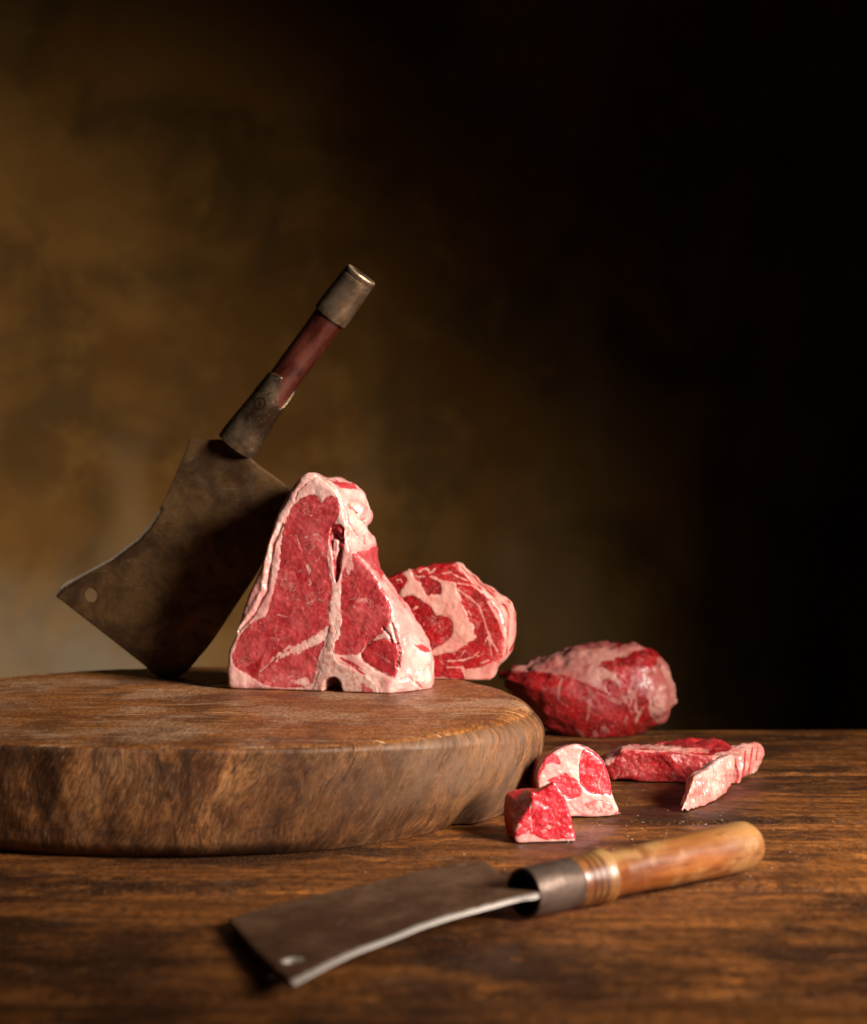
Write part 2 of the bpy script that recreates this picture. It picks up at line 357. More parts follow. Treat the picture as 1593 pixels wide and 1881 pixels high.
def iron_mat(name, dark, mid, lite, rough=.48, metal=.75, edge=True, ecol=(.36, .29, .22), aniso=0.0):
    t = NT(name); o = t.obj()
    n1 = t.noise(o, 20, 5, .65, .4); n2 = t.noise(o, 90, 5, .7); n3 = t.noise(o, 480, 3, .7)
    col = t.mix(t.ramp(n1, .36, .66), dark, mid)
    col = t.mix(t.ramp(n2, .46, .70, 0, .7), col, (dark[0]*.7, dark[1]*.65, dark[2]*.6))
    col = t.mix(t.ramp(n3, .60, .72, 0, .35), col, lite)
    r = t.ramp(n2, .35, .7, rough-.08, rough+.18)
    met = metal
    if edge:
        e = t.attr('edge'); e2 = t.ramp(t.math('ADD', e, t.math('MULTIPLY', t.math('SUBTRACT', n2, .5), .5)), .35, .75)
        col = t.mix(e2, col, ecol); r = t.mix(e2, r, (.34, .34, .34))
        mk = t.attr('mark'); col = t.mix(mk, col, (dark[0]*.25, dark[1]*.2, dark[2]*.2))
    flk = t.math('MULTIPLY', t.ramp(t.voro(o, 95), .05, .12, 1, 0), t.ramp(t.noise(o, 16, 2), .5, .62))
    col = t.mix(t.math('MULTIPLY', flk, .6), col, lite)
    scr = t.ramp(t.noise(t.mapping(o, (30, 30, 700), rot=(.4, .7, .2)), 1.0, 2), .69, .73)
    col = t.mix(t.math('MULTIPLY', scr, .3), col, lite)
    b = t.bump(n2, .35, .0012); b = t.bump(n3, .3, .0004, b)
    if aniso: t.l(t.attr('tan', True), t.p.inputs['Tangent']); t.p.inputs['Anisotropic'].default_value = aniso
    return t.set(Base_Color=col, Roughness=r, Normal=b, Metallic=met)
M_blade = iron_mat('patinated_blade', (.048, .022, .008), (.145, .075, .028), (.30, .22, .14), .46, .45)
M_blade2 = iron_mat('rusty_blade', (.10, .045, .020), (.20, .110, .060), (.34, .25, .18), .48, .4, ecol=(.74, .66, .58))
M_socket = iron_mat('worn_steel', (.075, .042, .022), (.42, .29, .18), (.85, .70, .54), .32, .84, aniso=.93)
M_ferrule = iron_mat('dark_ferrule', (.075, .045, .03), (.15, .10, .075), (.35, .28, .22), .42, .6)

def handle_mat(name, a, b_, c, rough, axis_attr='ax'):
    t = NT(name); ax = t.attr('ax', True)
    g1 = t.noise(t.mapping(ax, (14, 90, 90)), 1.0, 5, .6, .4); g2 = t.noise(t.mapping(ax, (40, 420, 420)), 1.0, 4, .65); p = t.noise(ax, 26, 5, .65, .5)
    col = t.mix(t.ramp(g1, .36, .64), a, b_)
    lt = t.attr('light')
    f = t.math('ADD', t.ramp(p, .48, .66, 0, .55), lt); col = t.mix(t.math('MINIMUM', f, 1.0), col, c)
    col = t.mix(t.ramp(g2, .56, .70, 0, .5), col, (a[0]*.45, a[1]*.4, a[2]*.4))
    col = t.mix(t.attr('mark'), col, (a[0]*.15, a[1]*.12, a[2]*.1))
    b = t.bump(g2, .35, .0007); b = t.bump(p, .25, .002, b)
    return t.set(Base_Color=col, Roughness=t.ramp(p, .35, .65, rough, rough+.16), Normal=b, Coat_Weight=.6, Coat_Roughness=.25)
M_hdark = handle_mat('dark_red_handle', (.030, .005, .003), (.070, .013, .007), (.10, .024, .012), .22)
M_hpale = handle_mat('honey_handle', (.13, .030, .005), (.24, .070, .012), (.36, .19, .065), .30)

def backdrop_mat():
    t = NT('painted_canvas'); o = t.obj()
    a = t.noise(o, 1.7, 4, .55, .3); b = t.noise(t.mapping(o, loc=(4, 1, 2)), 3.6, 5, .6, .5); c = t.noise(t.mapping(o, loc=(9, 1, 2)), 9, 5, .65)
    d = t.noise(t.mapping(o, (1, 1, .55), loc=(2, 7, 2)), 2.3, 3, .5)
    col = t.mix(t.ramp(a, .36, .64), (.13, .056, .011), (.25, .120, .030))
    col = t.mix(t.ramp(b, .44, .66, 0, .8), col, (.085, .045, .013))
    col = t.mix(t.ramp(d, .52, .68, 0, .75), col, (.25, .145, .060))
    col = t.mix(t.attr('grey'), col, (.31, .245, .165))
    col = t.mix(t.ramp(c, .5, .72, 0, .45), col, (.26, .13, .03))
    bu = t.bump(t.noise(o, 260, 2), .2, .001)
    return t.set(Base_Color=col, Roughness=.9, Normal=bu, Specular_IOR_Level=.15)
M_back = backdrop_mat()

# ------------------------------------------------------------------ backdrop
nx, nz = 300, 140
X, Z = np.meshgrid(np.linspace(-2.4, 2.4, nx), np.linspace(-0.9, 2.6, nz), indexing='ij')
fold = sstep(0.15, .9, X+.12*Z)
Y = 3.2 + .030*fold*np.sin((X-.16*Z)*23+2*vnoise(np.stack([X*1.5, Z*.5, X*0], -1))) + .02*vnoise(np.stack([X*1.2, Z*.8, X*0+3], -1)) \
    + .008*np.sin(X*14+Z*2)*sstep(.3, -1.2, X)
v = np.stack([X, Y, Z], -1).reshape(-1, 3)
ii = np.arange(nx*nz).reshape(nx, nz)
f = np.stack([ii[:-1, :-1], ii[1:, :-1], ii[1:, 1:], ii[:-1, 1:]], -1).reshape(-1, 4)
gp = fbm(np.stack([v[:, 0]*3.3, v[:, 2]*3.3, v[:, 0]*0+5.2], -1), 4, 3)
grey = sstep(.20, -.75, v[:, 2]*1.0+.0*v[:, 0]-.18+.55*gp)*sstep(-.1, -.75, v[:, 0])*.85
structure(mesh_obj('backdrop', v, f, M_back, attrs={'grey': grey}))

# ------------------------------------------------------------------ table of wide planks
tb = thing('wooden_table', 'dark brown worn plank table carrying the block, the meat and the lying cleaver', 'table', (0, 1.2, 0))
tb_rot = rad(1.2)
edges = [.42, .655, .895, 1.147, 1.395, 1.645, 1.99]
for k in range(len(edges)-1):
    y0, y1 = edges[k]+.0018, edges[k+1]-.0018; NX, NY = 420, max(24, int((y1-y0)/.005))
    xs = np.unique(np.concatenate([np.linspace(-1.25, 1.65, 300), np.linspace(.1, .7, 200)])); NX = len(xs); ys = np.concatenate([[y0, y0+.0006], np.linspace(y0+.002, y1-.002, NY), [y1-.0006, y1]])
    XX, YY = np.meshgrid(xs, ys, indexing='ij')
    edge = np.minimum(YY-y0, y1-YY)
    ZZ = -.0034*np.exp(-(edge/.0034)**1.2) - .0003+.0005*fbm(np.stack([XX*6, YY*30, XX*0+k], -1), 3, 5+k) - .0009*sstep(.03, 0, edge)*(.5+.5*vnoise(np.stack([XX*12, YY*8, XX*0+k], -1)))
    top = np.stack([XX, YY, ZZ], -1).reshape(-1, 3); NYt = YY.shape[1]; ii = np.arange(NX*NYt).reshape(NX, NYt)
    fs = [tuple(q) for q in np.stack([ii[:-1, :-1], ii[1:, :-1], ii[1:, 1:], ii[:-1, 1:]], -1).reshape(-1, 4)]
    n0 = len(top); ring = list(ii[:, 0])+list(ii[-1, 1:])+list(ii[-2::-1, -1])+list(ii[0, -2:0:-1])
    low = top[ring].copy(); low[:, 2] = -.038; N = len(ring)
    for i in range(N):
        j = (i+1) % N; fs.append((ring[i], n0+i, n0+j, ring[j]))
    fs.append(tuple(n0+i for i in range(N))[::-1])
    vv = np.concatenate([top, low]); vv[:, 0] += -.2+0*vv[:, 0]
    ca, sa = math.cos(tb_rot), math.sin(tb_rot); x, y = vv[:, 0].copy(), vv[:, 1]-1.2
    vv[:, 0] = ca*x-sa*y; vv[:, 1] = sa*x+ca*y+1.2
    wt = np.zeros(len(vv))
    for sp in ([(.03, 1.43), (.11, 1.315), (.17, 1.41)], [(.15, 1.62), (.30, 1.55), (.215, 1.44)], [(.12, 1.87), (.24, 1.87)]):
        wt = np.maximum(wt, sstep(.022, .002, dline(vv[:, 0], vv[:, 1], sp)-.004+.014*vnoise(vv*np.array([34, 34, 0]), 15)))
    mesh_obj('plank', vv, fs, M_table, tb, {'wet': wt})

# ------------------------------------------------------------------ round chopping block
BH = 0.088
cx0, cy0 = -.24, 1.55
def ang(x, y): return math.atan2(y-cy0, x-cx0)
def rtable(pts):
    a = np.array([ang(*p) for p in pts]); r = np.array([math.hypot(p[0]-cx0, p[1]-cy0) for p in pts]); o = np.argsort(a); a, r = a[o], r[o]
    return np.concatenate([a-2*math.pi, a, a+2*math.pi]), np.concatenate([r, r, r])
top_pts = [(-.024, 1.268), (.035, 1.330), (-.085, 1.236), (-.1626, 1.229), (-.25, 1.232), (-.331, 1.246), (.088, 1.43), (.101, 1.52), (.095, 1.62), (.066, 1.70), (-.0, 1.79), (-.237, 1.884), (-.367, 1.847), (-.466, 1.755), (-.52, 1.66), (-.56, 1.52), (-.50, 1.37), (-.42, 1.29), (-.12, 1.86)]
bot_pts = [(-.165, 1.246), (-.248, 1.244), (-.0996, 1.262), (-.042, 1.306), (.011, 1.357), (.048, 1.405), (.075, 1.46), (.083, 1.55), (.06, 1.66), (-.02, 1.77), (-.237, 1.86), (-.36, 1.82), (-.45, 1.74), (-.50, 1.66), (-.54, 1.52), (-.48, 1.37), (-.36, 1.27), (-.12, 1.84)]
NT_ = 1000; th = np.linspace(-math.pi, math.pi, NT_, endpoint=False)
Rt = np.interp(th, *rtable(top_pts)); Rb = np.interp(th, *rtable(bot_pts))
def circ_smooth(a, s):
    k = np.exp(-.5*(np.arange(-60, 61)/s)**2); k /= k.sum(); return np.convolve(np.concatenate([a[-60:], a, a[:60]]), k, 'valid')
Rt = Rt+.0026*vnoise(np.stack([np.cos(th)*9, np.sin(th)*9, th*0], -1), 6)+.0012*vnoise(np.stack([np.cos(th)*24, np.sin(th)*24, th*0], -1), 8); Rt = circ_smooth(Rt, 5); Rb = circ_smooth(Rb, 9)
rr = circ_smooth(np.interp(th, [-math.pi, rad(-100), rad(-58), rad(-40), rad(-15), rad(20), rad(60), math.pi], [.012, .006, .007, .016, .034, .034, .016, .014]), 14)
rows = []; sides = []; params = []
for s in np.concatenate([np.linspace(0.0, .6, 40), np.linspace(.6, 1, 90)[1:]]):
    rows.append(((Rt-rr)*s, np.full(NT_, BH))); sides.append(np.zeros(NT_))
for s in np.linspace(0, 1, 22)[1:]:
    a = s*math.pi/2; rows.append((Rt-rr+rr*math.sin(a), BH-rr*.8*(1-math.cos(a)))); sides.append(np.full(NT_, float(sstep(.12, .75, s))))
ze = BH-rr*.8
for s in np.linspace(0, 1, 80)[1:]:
    zc = ze*(1-s); Rm = Rb+(Rt-Rb)*(1-s)**.8+.0035*np.sin(math.pi*min(1, s*1.05))
    und = .013*np.clip(1-zc/.014, 0, 1)**2*(.12+.88*sstep(rad(-50), rad(-75), th))
    rows.append((Rm-und, zc+.0)); sides.append(np.ones(NT_))
rows.append((Rb*.2, np.full(NT_, 0.0))); sides.append(np.ones(NT_))
RR = np.array([r for r, z in rows]); ZZ = np.array([z for r, z in rows]); SD = np.array(sides); TH = np.broadcast_to(th, RR.shape)
P = np.stack([cx0+RR*np.cos(TH), cy0+RR*np.sin(TH), ZZ], -1)
arc = TH*.33
# hewn facets and wear on the side; gentle dishing and cuts on the top
fac = vnoise(np.stack([(arc+.28*ZZ)*13, ZZ*9, TH*0], -1), 2)*.0016+vnoise(np.stack([(arc+.3*ZZ)*48, ZZ*14, TH*0], -1), 3)*.0006+vnoise(np.stack([(arc+.4*ZZ)*190, ZZ*16, TH*0], -1), 4)*.0003
notch = -.013*np.exp(-((TH-rad(-33.5))/rad(1.7))**2)*sstep(.036, .004, ZZ) - .004*np.exp(-((TH-rad(-37))/rad(4))**2)*sstep(.07, .01, ZZ)
dr = (fac*sstep(-.001, .004, ZZ)+notch)*SD
lowfade = 1.0
P[..., 0] += dr*np.cos(TH)*lowfade; P[..., 1] += dr*np.sin(TH)*lowfade
dz = (.0007*fbm(P*np.array([14, 14, 1]), 3, 9)+.00025*vnoise(P*np.array([160, 60, 1]), 12))*(1-SD)
dz -= .0015*sstep(.25, .0, RR/Rt[None, :])*(1-SD)
for (px, py, wd, dp, a) in [(866, 1290, .004, .0016, .3), (850, 1311, .003, .0018, .5), (945, 1300, .007, .0014, 1.0), (735, 1318, .002, .001, .9), (618, 1215, .003, 0, 0), (450, 1335, .006, .0008, .2)]:
    d = (HC-BH)*F/(py-CY); qx, qy = (px-CX)*d/F, d
    dx, dy = P[..., 0]-qx, P[..., 1]-qy; la = dx*math.cos(a)+dy*math.sin(a); lb = -dx*math.sin(a)+dy*math.cos(a)
    dz -= dp*np.exp(-(la/(wd*1.6))**2-(lb/(wd*.4))**2)
P[..., 2] += dz
nr = P.shape[0]; ii = np.arange(nr*NT_).reshape(nr, NT_); jj = np.roll(ii, -1, axis=1)
f = np.stack([ii[:-1], ii[1:], jj[1:], jj[:-1]], -1)[1:].reshape(-1, 4)
v = P.reshape(-1, 3)
stain = sstep(.25, .8, SD)*(np.exp(-((TH-rad(-42))/rad(15))**2)*.95*sstep(.01, .05, ZZ)+.5*np.exp(-((TH-rad(-25))/rad(9))**2))
blk_f = [tuple(q) for q in f]+[tuple(ii[1, ::1])]+[tuple(ii[-1, ::-1])]
wx, wy = v[:, 0], v[:, 1]; wd_ = np.minimum(dline(wx, wy, [(-.205, 1.66), (-.03, 1.60), (.0, 1.69)])-.012, dline(wx, wy, [(-.03, 1.74), (.06, 1.735)])-.010)+.012*vnoise(np.stack([wx*40, wy*40, wx*0], -1), 14)
wet = sstep(.016, -.004, wd_)*(1-SD.ravel())
blk = mesh_obj('chopping_block', v, blk_f, M_block, attrs={'side': SD.ravel(), 'cyl': np.stack([arc+0*ZZ, ZZ, RR*0], -1).reshape(-1, 3), 'stain': np.clip(stain, 0, 1).ravel(), 'wet': wet})
blk['label'] = 'thick round worn wooden chopping block lying on the plank table under the steaks'; blk['category'] = 'chopping block'

# ------------------------------------------------------------------ meat: lofted distance-field solids
def meat(root, fr, front, back, t, h, mat, regions, paint, base_name, k=.004, relief=None, bulge=0.0, rough=(.0008, .0025), inflate=0, extra=None, zmin=0.0006, kreg=.0006, seed=0, crease=None):
    """front/back outlines in metres on the frame; regions = [(part name, outline)] split off as their own solids."""
    fo, bk = cr(front, 4), cr(back, 4)
    allp = np.concatenate([fo, bk]); pad = .006
    a0, b0 = allp.min(0)-pad-bulge; a1, b1 = allp.max(0)+pad+bulge; b0 = max(b0, -.004)
    c0, c1 = -.008, t+.008
    if inflate: c0, c1 = -inflate-.004, inflate+.004
    A = np.arange(a0, a1, h); B = np.arange(b0, b1, h); Cc = np.arange(c0, c1, h)
    AA, BB = np.meshgrid(A, B, indexing='ij')
    dF = sdpoly(AA, BB, fo)
    Cg = Cc[None, None, :]
    if inflate:
        R = inflate; q = np.clip(1+dF/(R*.95), 0, 1)   # 1 at rim, 0 deep inside
        half = R*np.sqrt(np.clip(1-q*q, 0, 1)); V = np.maximum(dF[..., None], np.abs(Cg)-half[..., None])
        V = (np.abs(Cg)-half[..., None])*.7; V = smax(V, np.broadcast_to(dF[..., None], V.shape), .008)
    else:
        dB = sdpoly(AA, BB, bk); s = np.clip(Cg/t, 0, 1)
        D = dF[..., None]*(1-s)+dB[..., None]*s-bulge*4*s*(1-s)
        rl = relief(AA, BB) if relief is not None else 0*AA
        V = smax(D, np.maximum(-(Cg+rl[..., None]), Cg-t), k)
    if extra is not None: V = extra(V, AA[..., None], BB[..., None], Cg)
    V = np.maximum(V, (zmin-BB)[..., None]).astype(np.float32)
    regs = []; kreg = .3*h
    nz = .0010*vnoise(np.stack([AA*330, BB*330, AA*0], -1), 21+seed)+.0012*vnoise(np.stack([AA*120, BB*120, AA*0], -1), 22+seed)
    for nm, poly in regions: regs.append((nm, sdpoly(AA, BB, cr(poly, 3))+nz))
    sols = []
    rest = V
    if regs:
        U = regs[0][1]
        for _, r in regs[1:]: U = np.minimum(U, r)
        rest = smax(V, np.broadcast_to((-U-.9*h)[..., None], V.shape), kreg).astype(np.float32)
    sols.append((base_name, rest)); taken = None
    for nm, r in regs:
        rr_ = r if taken is None else np.maximum(r, -taken)
        sols.append((nm, smax(V, np.broadcast_to((rr_-.9*h)[..., None], V.shape), kreg).astype(np.float32)))
        taken = r if taken is None else np.minimum(taken, r)
    for nm, vol in sols:
        v, q = surface_nets(vol, (A[0], B[0], Cc[0]), h)
        if len(v) < 30: continue
        n = vnormals(v, q)
        disp = rough[1]*fbm(v*70+seed, 2, 31+seed)*sstep(-.9, .6, 1-np.abs(n[:, 2])*1.6)*1.0+rough[0]*fbm(v*300+seed, 3, 32+seed)
        if crease is not None:
            W0 = fr.world(v); disp = disp+crease(CX+F*W0[:, 0]/W0[:, 1], CY-F*(W0[:, 2]-HC)/W0[:, 1], n, v)
        disp = disp*sstep(0, .006, v[:, 1])
        v2 = v+n*disp[:, None]; v2[:, 1] = np.maximum(v2[:, 1], .0004)
        Wd = fr.world(v2)
        px = CX+F*Wd[:, 0]/Wd[:, 1]; py = CY-F*(Wd[:, 2]-HC)/Wd[:, 1]
        fat, bone, red = paint(v[:, 0], v[:, 1], v[:, 2], px, py, n, nm)
        mesh_obj(nm, Wd, q, mat, root, {'fat': np.clip(fat, 0, 1), 'bone': np.clip(bone, 0, 1), 'red': np.clip(red, 0, 1)})
def jit(a, b, s, amp, seed=0): return amp*(vnoise(np.stack([a*s, b*s, a*0+seed], -1), 40+seed)+.5*vnoise(np.stack([a*s*2.7, b*s*2.7, a*0+seed], -1), 50+seed))

# --- T-bone steak standing on the block
K = lambda pts: crop(pts, 380, 840, 3.463)
fr = Frame(423, 1265.5, HC-BH, 15, BH)
sil_left = [(150, 1474), (136, 1400), (130, 1300), (132, 1235), (160, 1175), (215, 1020), (262, 880), (330, 720), (368, 600), (400, 500), (450, 360), (505, 265), (560, 172), (610, 115), (660, 98)]
front = K(sil_left+[(715, 125), (790, 165), (835, 235), (868, 330), (880, 430), (905, 540), (945, 605), (1040, 705), (1120, 825), (1175, 930), (1195, 1030), (1225, 1170), (1235, 1290), (1205, 1430), (1150, 1532), (900, 1506), (600, 1492), (330, 1480)])
back = K([(300, 1440), (290, 1400), (285, 1300), (290, 1235), (310, 1175), (350, 1020), (390, 880), (440, 720), (470, 600), (500, 500), (530, 360), (560, 265), (590, 190), (640, 130), (700, 112), (760, 132), (830, 152), (920, 168), (985, 228), (1022, 290), (1062, 345), (1056, 400), (1022, 446), (1062, 490), (1092, 545), (1098, 640), (1134, 745), (1200, 832), (1262, 912), (1322, 990), (1382, 1090), (1434, 1200), (1464, 1310), (1460, 1420), (1440, 1450), (1330, 1455), (1100, 1450), (700, 1440)])
T = .074
strip = K([(640, 246), (700, 240), (728, 288), (762, 252), (812, 256), (840, 300), (842, 360), (822, 412), (786, 452), (776, 520), (765, 600), (772, 700), (795, 790), (800, 860), (782, 940), (776, 1010), (784, 1070), (768, 1130), (742, 1200), (712, 1262), (700, 1330), (686, 1400), (655, 1448), (590, 1466), (450, 1460), (340, 1435), (270, 1385), (200, 1350), (164, 1300), (164, 1250), (190, 1185), (232, 1105), (290, 1052), (370, 1012), (402, 930), (430, 830), (455, 700), (470, 580), (490, 460), (512, 370), (560, 292), (600, 262)])
tend = K([(872, 720), (900, 640), (935, 606), (975, 612), (1015, 655), (1090, 762), (1140, 852), (1172, 940), (1176, 1000), (1150, 1075), (1100, 1130), (1050, 1165), (1000, 1210), (960, 1250), (900, 1258), (815, 1250), (812, 1180), (850, 1130), (856, 1000), (852, 880), (860, 780)])
darkm = K([(1110, 1155), (1190, 1172), (1232, 1200), (1226, 1280), (1194, 1400), (1080, 1352), (985, 1275), (1012, 1205), (1060, 1170)])
bonep = K([(785, 1060), (815, 1085), (812, 1200), (818, 1290), (872, 1330), (960, 1368), (1050, 1425), (1092, 1495), (1082, 1525), (980, 1525), (866, 1525), (862, 1445), (832, 1402), (795, 1398), (752, 1440), (742, 1525), (655, 1525), (700, 1420), (722, 1330), (744, 1250), (770, 1180)])
cleft = fr.face(K([(800, 435), (852, 425), (882, 475), (872, 560), (862, 640), (850, 740), (822, 800), (802, 700), (790, 600), (776, 520)]))
sliver = fr.face(K([(800, 520), (830, 525), (832, 590), (812, 660), (797, 610)]))
hole = fr.face(K([(742, 1540), (747, 1445), (775, 1406), (812, 1398), (842, 1420), (860, 1465), (864, 1540)]))
groove = fr.face(K([(480, 430), (425, 550), (402, 700), (382, 850), (300, 1000), (205, 1105)]))
veins = [(fr.face(K(p)), wd) for p, wd in [([(340, 1365), (430, 1275), (520, 1212), (620, 1170), (700, 1140), (762, 1090)], .0016), ([(570, 500), (600, 580), (628, 660), (650, 720), (655, 810)], .0014),
        ([(628, 510), (660, 490), (710, 492)], .0016), ([(640, 620), (690, 565), (720, 540)], .0007), ([(640, 680), (700, 660)], .0005), ([(600, 720), (500, 740)], .0003),
        ([(440, 1110), (480, 1150), (520, 1140)], .0005), ([(720, 420), (690, 380)], .0007), ([(722, 300), (700, 350), (660, 372)], .0007), ([(1070, 860), (1030, 960), (1100, 940)], .0006),
        ([(930, 720), (935, 640)], .0010), ([(905, 740), (900, 650)], .0012), ([(1000, 1120), (1015, 1040)], .0006), ([(680, 1270), (705, 1310)], .0010), ([(560, 1420), (640, 1430)], .0010), ([(420, 1350), (520, 1330), (600, 1360)], .0005),
        ([(700, 1180), (690, 1240)], .0008), ([(1120, 1180), (1200, 1260)], .0007), ([(1060, 1240), (1180, 1310)], .0006), ([(1020, 1300), (1160, 1390)], .0014), ([(940, 900), (950, 800)], .0004), ([(560, 900), (640, 930), (700, 900)], .0004), ([(450, 1000), (560, 1030)], .0004)]]
reds = [fr.face(K(p)) for p in [[(250, 1340), (330, 1290), (370, 1240), (330, 1360), (290, 1400)], [(985, 1440), (1050, 1470), (1075, 1515), (990, 1505)], [(840, 1270), (920, 1290), (990, 1350), (900, 1320)], [(930, 1330), (1010, 1380), (990, 1385)]]]
fatpatch = [fr.face(K(p)) for p in [[(600, 1180), (700, 1130), (770, 1080), (760, 1160), (700, 1190), (620, 1230), (520, 1260), (440, 1300), (500, 1230)], [(880, 660), (920, 610), (935, 680), (900, 740)], [(560, 1410), (650, 1400), (650, 1450), (560, 1450)], [(830, 1265), (960, 1280), (1060, 1350), (1180, 1400), (1140, 1440), (1000, 1380), (880, 1340)], [(150, 1400), (330, 1440), (320, 1480), (150, 1475)]]]
side_px = [(K([(935, 612), (1030, 585), (1095, 560), (1110, 650), (1130, 740), (1110, 770), (1040, 690)]), .9), (K([(1300, 1175), (1370, 1195), (1430, 1235), (1380, 1235), (1330, 1210)]), .9), (K([(740, 125), (840, 152), (930, 168), (965, 205), (900, 195), (820, 180)]), .95),
           (K([(875, 285), (915, 310), (955, 352), (910, 335)]), 1), (K([(1000, 265), (1020, 280), (1025, 310), (1005, 300)]), 1), (K([(1120, 850), (1260, 920), (1330, 1010), (1200, 930)]), .35), (K([(1150, 740), (1240, 890), (1310, 990), (1250, 960)]), .6), (K([(1340, 1430), (1450, 1440), (1420, 1475), (1340, 1490)]), .35), (K([(1240, 1490), (1280, 1492), (1260, 1510)]), 1)]
sl_px = [(K(p), wd) for p, wd in [([(880, 440), (895, 510), (905, 600)], 1.0), ([(1000, 500), (1005, 550)], 1.2), ([(975, 370), (985, 400), (1010, 385)], 1.0), ([(1190, 1080), (1230, 1180), (1240, 1300)], 1.0)]]
def relief_t(a, b):
    r = np.zeros(a.shape)
    L = np.minimum(sdpoly(a, b, fr_strip), sdpoly(a, b, fr_tend))
    r += .0005*sstep(-.001, .003, L)                         # fat stands a little proud of the cut lean
    r += .0010*fbm(np.stack([a*90, b*90, a*0], -1), 3, 7)
    dc = sdpoly(a, b, cr(cleft, 3)); r -= .0055*sstep(.0006, -.003, dc)
    for (qx, qy, rad_) in ((828, 455, .0050), (862, 492, .0050), (850, 560, .003)):
        p = fr.face(K([(qx, qy)]))[0]; dd = np.hypot(a-p[0], b-p[1]); r += .0045*np.sqrt(np.clip(1-(dd/rad_)**2, 0, 1))
    ds = sdpoly(a, b, sliver); r += .004*sstep(.0006, -.0012, ds)
    r -= .0030*np.exp(-(dline(a, b, groove)/.0014)**2)
    r += .0018*np.exp(-(dline(a, b, [(x-.005, y-.001) for x, y in groove])/.003)**2)
    for p, wd in veins[:3]: r -= .0003*np.exp(-(dline(a, b, p)/.0016)**2)
    db = sdpoly(a, b, fr_bone); r += .0006*sstep(.0012, -.0012, db)
    r -= .0006*np.exp(-(sdpoly(a, b, fr_dark)/.0015)**2)
    return r
def extra_t(V, a, b, c):
    hd = sdpoly(a[..., 0], b[..., 0], cr(hole, 3))[..., None]
    V = smax(V, -hd+0*c, .0015)
    # lumps of kidney fat on the right side edge
    for (px, py, dep, R) in ((672, 943, .030, .016), (664, 915, .040, .013), (668, 985, .030, .014), (684, 1000, .045, .010), (640, 905, .035, .014), (655, 963, .015, .011), (770, 1240, .035, .022), (742, 1252, .020, .012), (784, 1205, .045, .016), (745, 1200, .018, .013), (742, 1150, .020, .014), (789, 1250, .052, .014)):
        p = fr.face([(px, py)], dep)[0]
        s = np.sqrt((a-p[0]+R*.75)**2+(b-p[1])**2+((c-dep)*.8)**2)-R
        V = smin(V, s, .007)
    # crease in the fat, right of the tenderloin
    return V
fr_strip, fr_tend, fr_dark, fr_bone = [cr(fr.face(p), 3) for p in (strip, tend, darkm, bonep)]
def paint_t(a, b, c, px, py, n, nm):
    j = jit(a, b, 420, .0007, 1)+jit(a, b, 130, .0008, 2)
    L = np.minimum(np.minimum(sdpoly(a, b, fr_strip), sdpoly(a, b, fr_tend)), sdpoly(a, b, fr_dark))+j
    facef = sstep(.012, .006, c)
    fat = sstep(-.0007, .0007, L)
    dc = sdpoly(a, b, cr(cleft, 3)); inc = sstep(.0005, -.0008, dc)
    fat = fat*(1-inc*.9); fat = np.maximum(fat, sstep(.0006, -.0006, sdpoly(a, b, sliver)))
    vw = .55+.75*vnoise(np.stack([a*160, b*160, a*0], -1), 66)
    for i, (p, wd) in enumerate(veins): fat = np.maximum(fat, (.85 if i < 3 else .5)*sstep(wd*vw+.0009, wd*vw-.0006, dline(a, b, p)+j*1.2))
    for p in fatpatch: fat = np.maximum(fat, sstep(.001, -.001, sdpoly(a, b, p)+2.2*j+.0012*vnoise(np.stack([a*500, b*220, a*0], -1), 77)))
    red = .55*inc*sstep(.9, .2, fat)
    red = np.maximum(red, .55*sstep(.001, -.002, sdpoly(a, b, fr_dark))*(1-fat))
    for p in reds: r_ = sstep(.0012, -.0012, sdpoly(a, b, p)+j); red = np.maximum(red, .75*r_); fat = fat*(1-r_*.85)
    red = np.maximum(red, .45*np.exp(-(dline(a, b, groove)/.0012)**2))
    red = np.maximum(red, .22*sstep(.6, .2, fat)*sstep(.3, .8, fbm(np.stack([a*60, b*60, a*0], -1), 3, 61)))
    bone = sstep(.0006, -.0006, sdpoly(a, b, fr_bone)+j*.5)
    # side: membrane and kidney fat with a little muscle showing
    sfat = 1-.5*sstep(.25, .6, fbm(np.stack([a*75, b*40, c*75], -1), 3, 64)); sred = .12+.45*sstep(.05, .5, fbm(np.stack([a*45, b*45, c*45], -1), 3, 63))
    jp = 3*vnoise(np.stack([px*.12, py*.12, px*0], -1), 8)
    for p, s in side_px:
        m_ = s*sstep(1.6, -1.6, sdpoly(px, py, p)+jp); sfat = np.minimum(sfat, 1-m_*.95); sred = np.maximum(sred, m_*.35)
    for p, wd in sl_px: m_ = sstep(wd+.8, wd-.6, dline(px, py, p)+jp*.2); sred = np.maximum(sred, m_*.8)
    right = sstep(.15, .5, n[:, 0])
    backf = sstep(.25, .6, n[:, 0])*sstep(.0015, .006, c)
    rightpx = sdpoly(px, py, K([(700, 60), (835, 160), (850, 250), (868, 400), (900, 560), (940, 605), (1120, 830), (1180, 940), (1230, 1180), (1230, 1290), (1200, 1430), (1150, 1560), (1600, 1600), (1600, 60)]))
    sm = np.maximum(backf, sstep(2, -2, rightpx)*sstep(-.2, .2, n[:, 0]+.6))
    sm = np.where(c < .001, sm*sstep(2, -2, rightpx), sm)
    fat = fat*(1-sm)+sfat*sm; red = red*(1-sm)+sred*sm*.8; bone = bone*(1-sm)
    left = sstep(-.35, -.7, n[:, 0])*sstep(.001, .004, c); fat = np.maximum(fat, left)
    return fat, bone, red
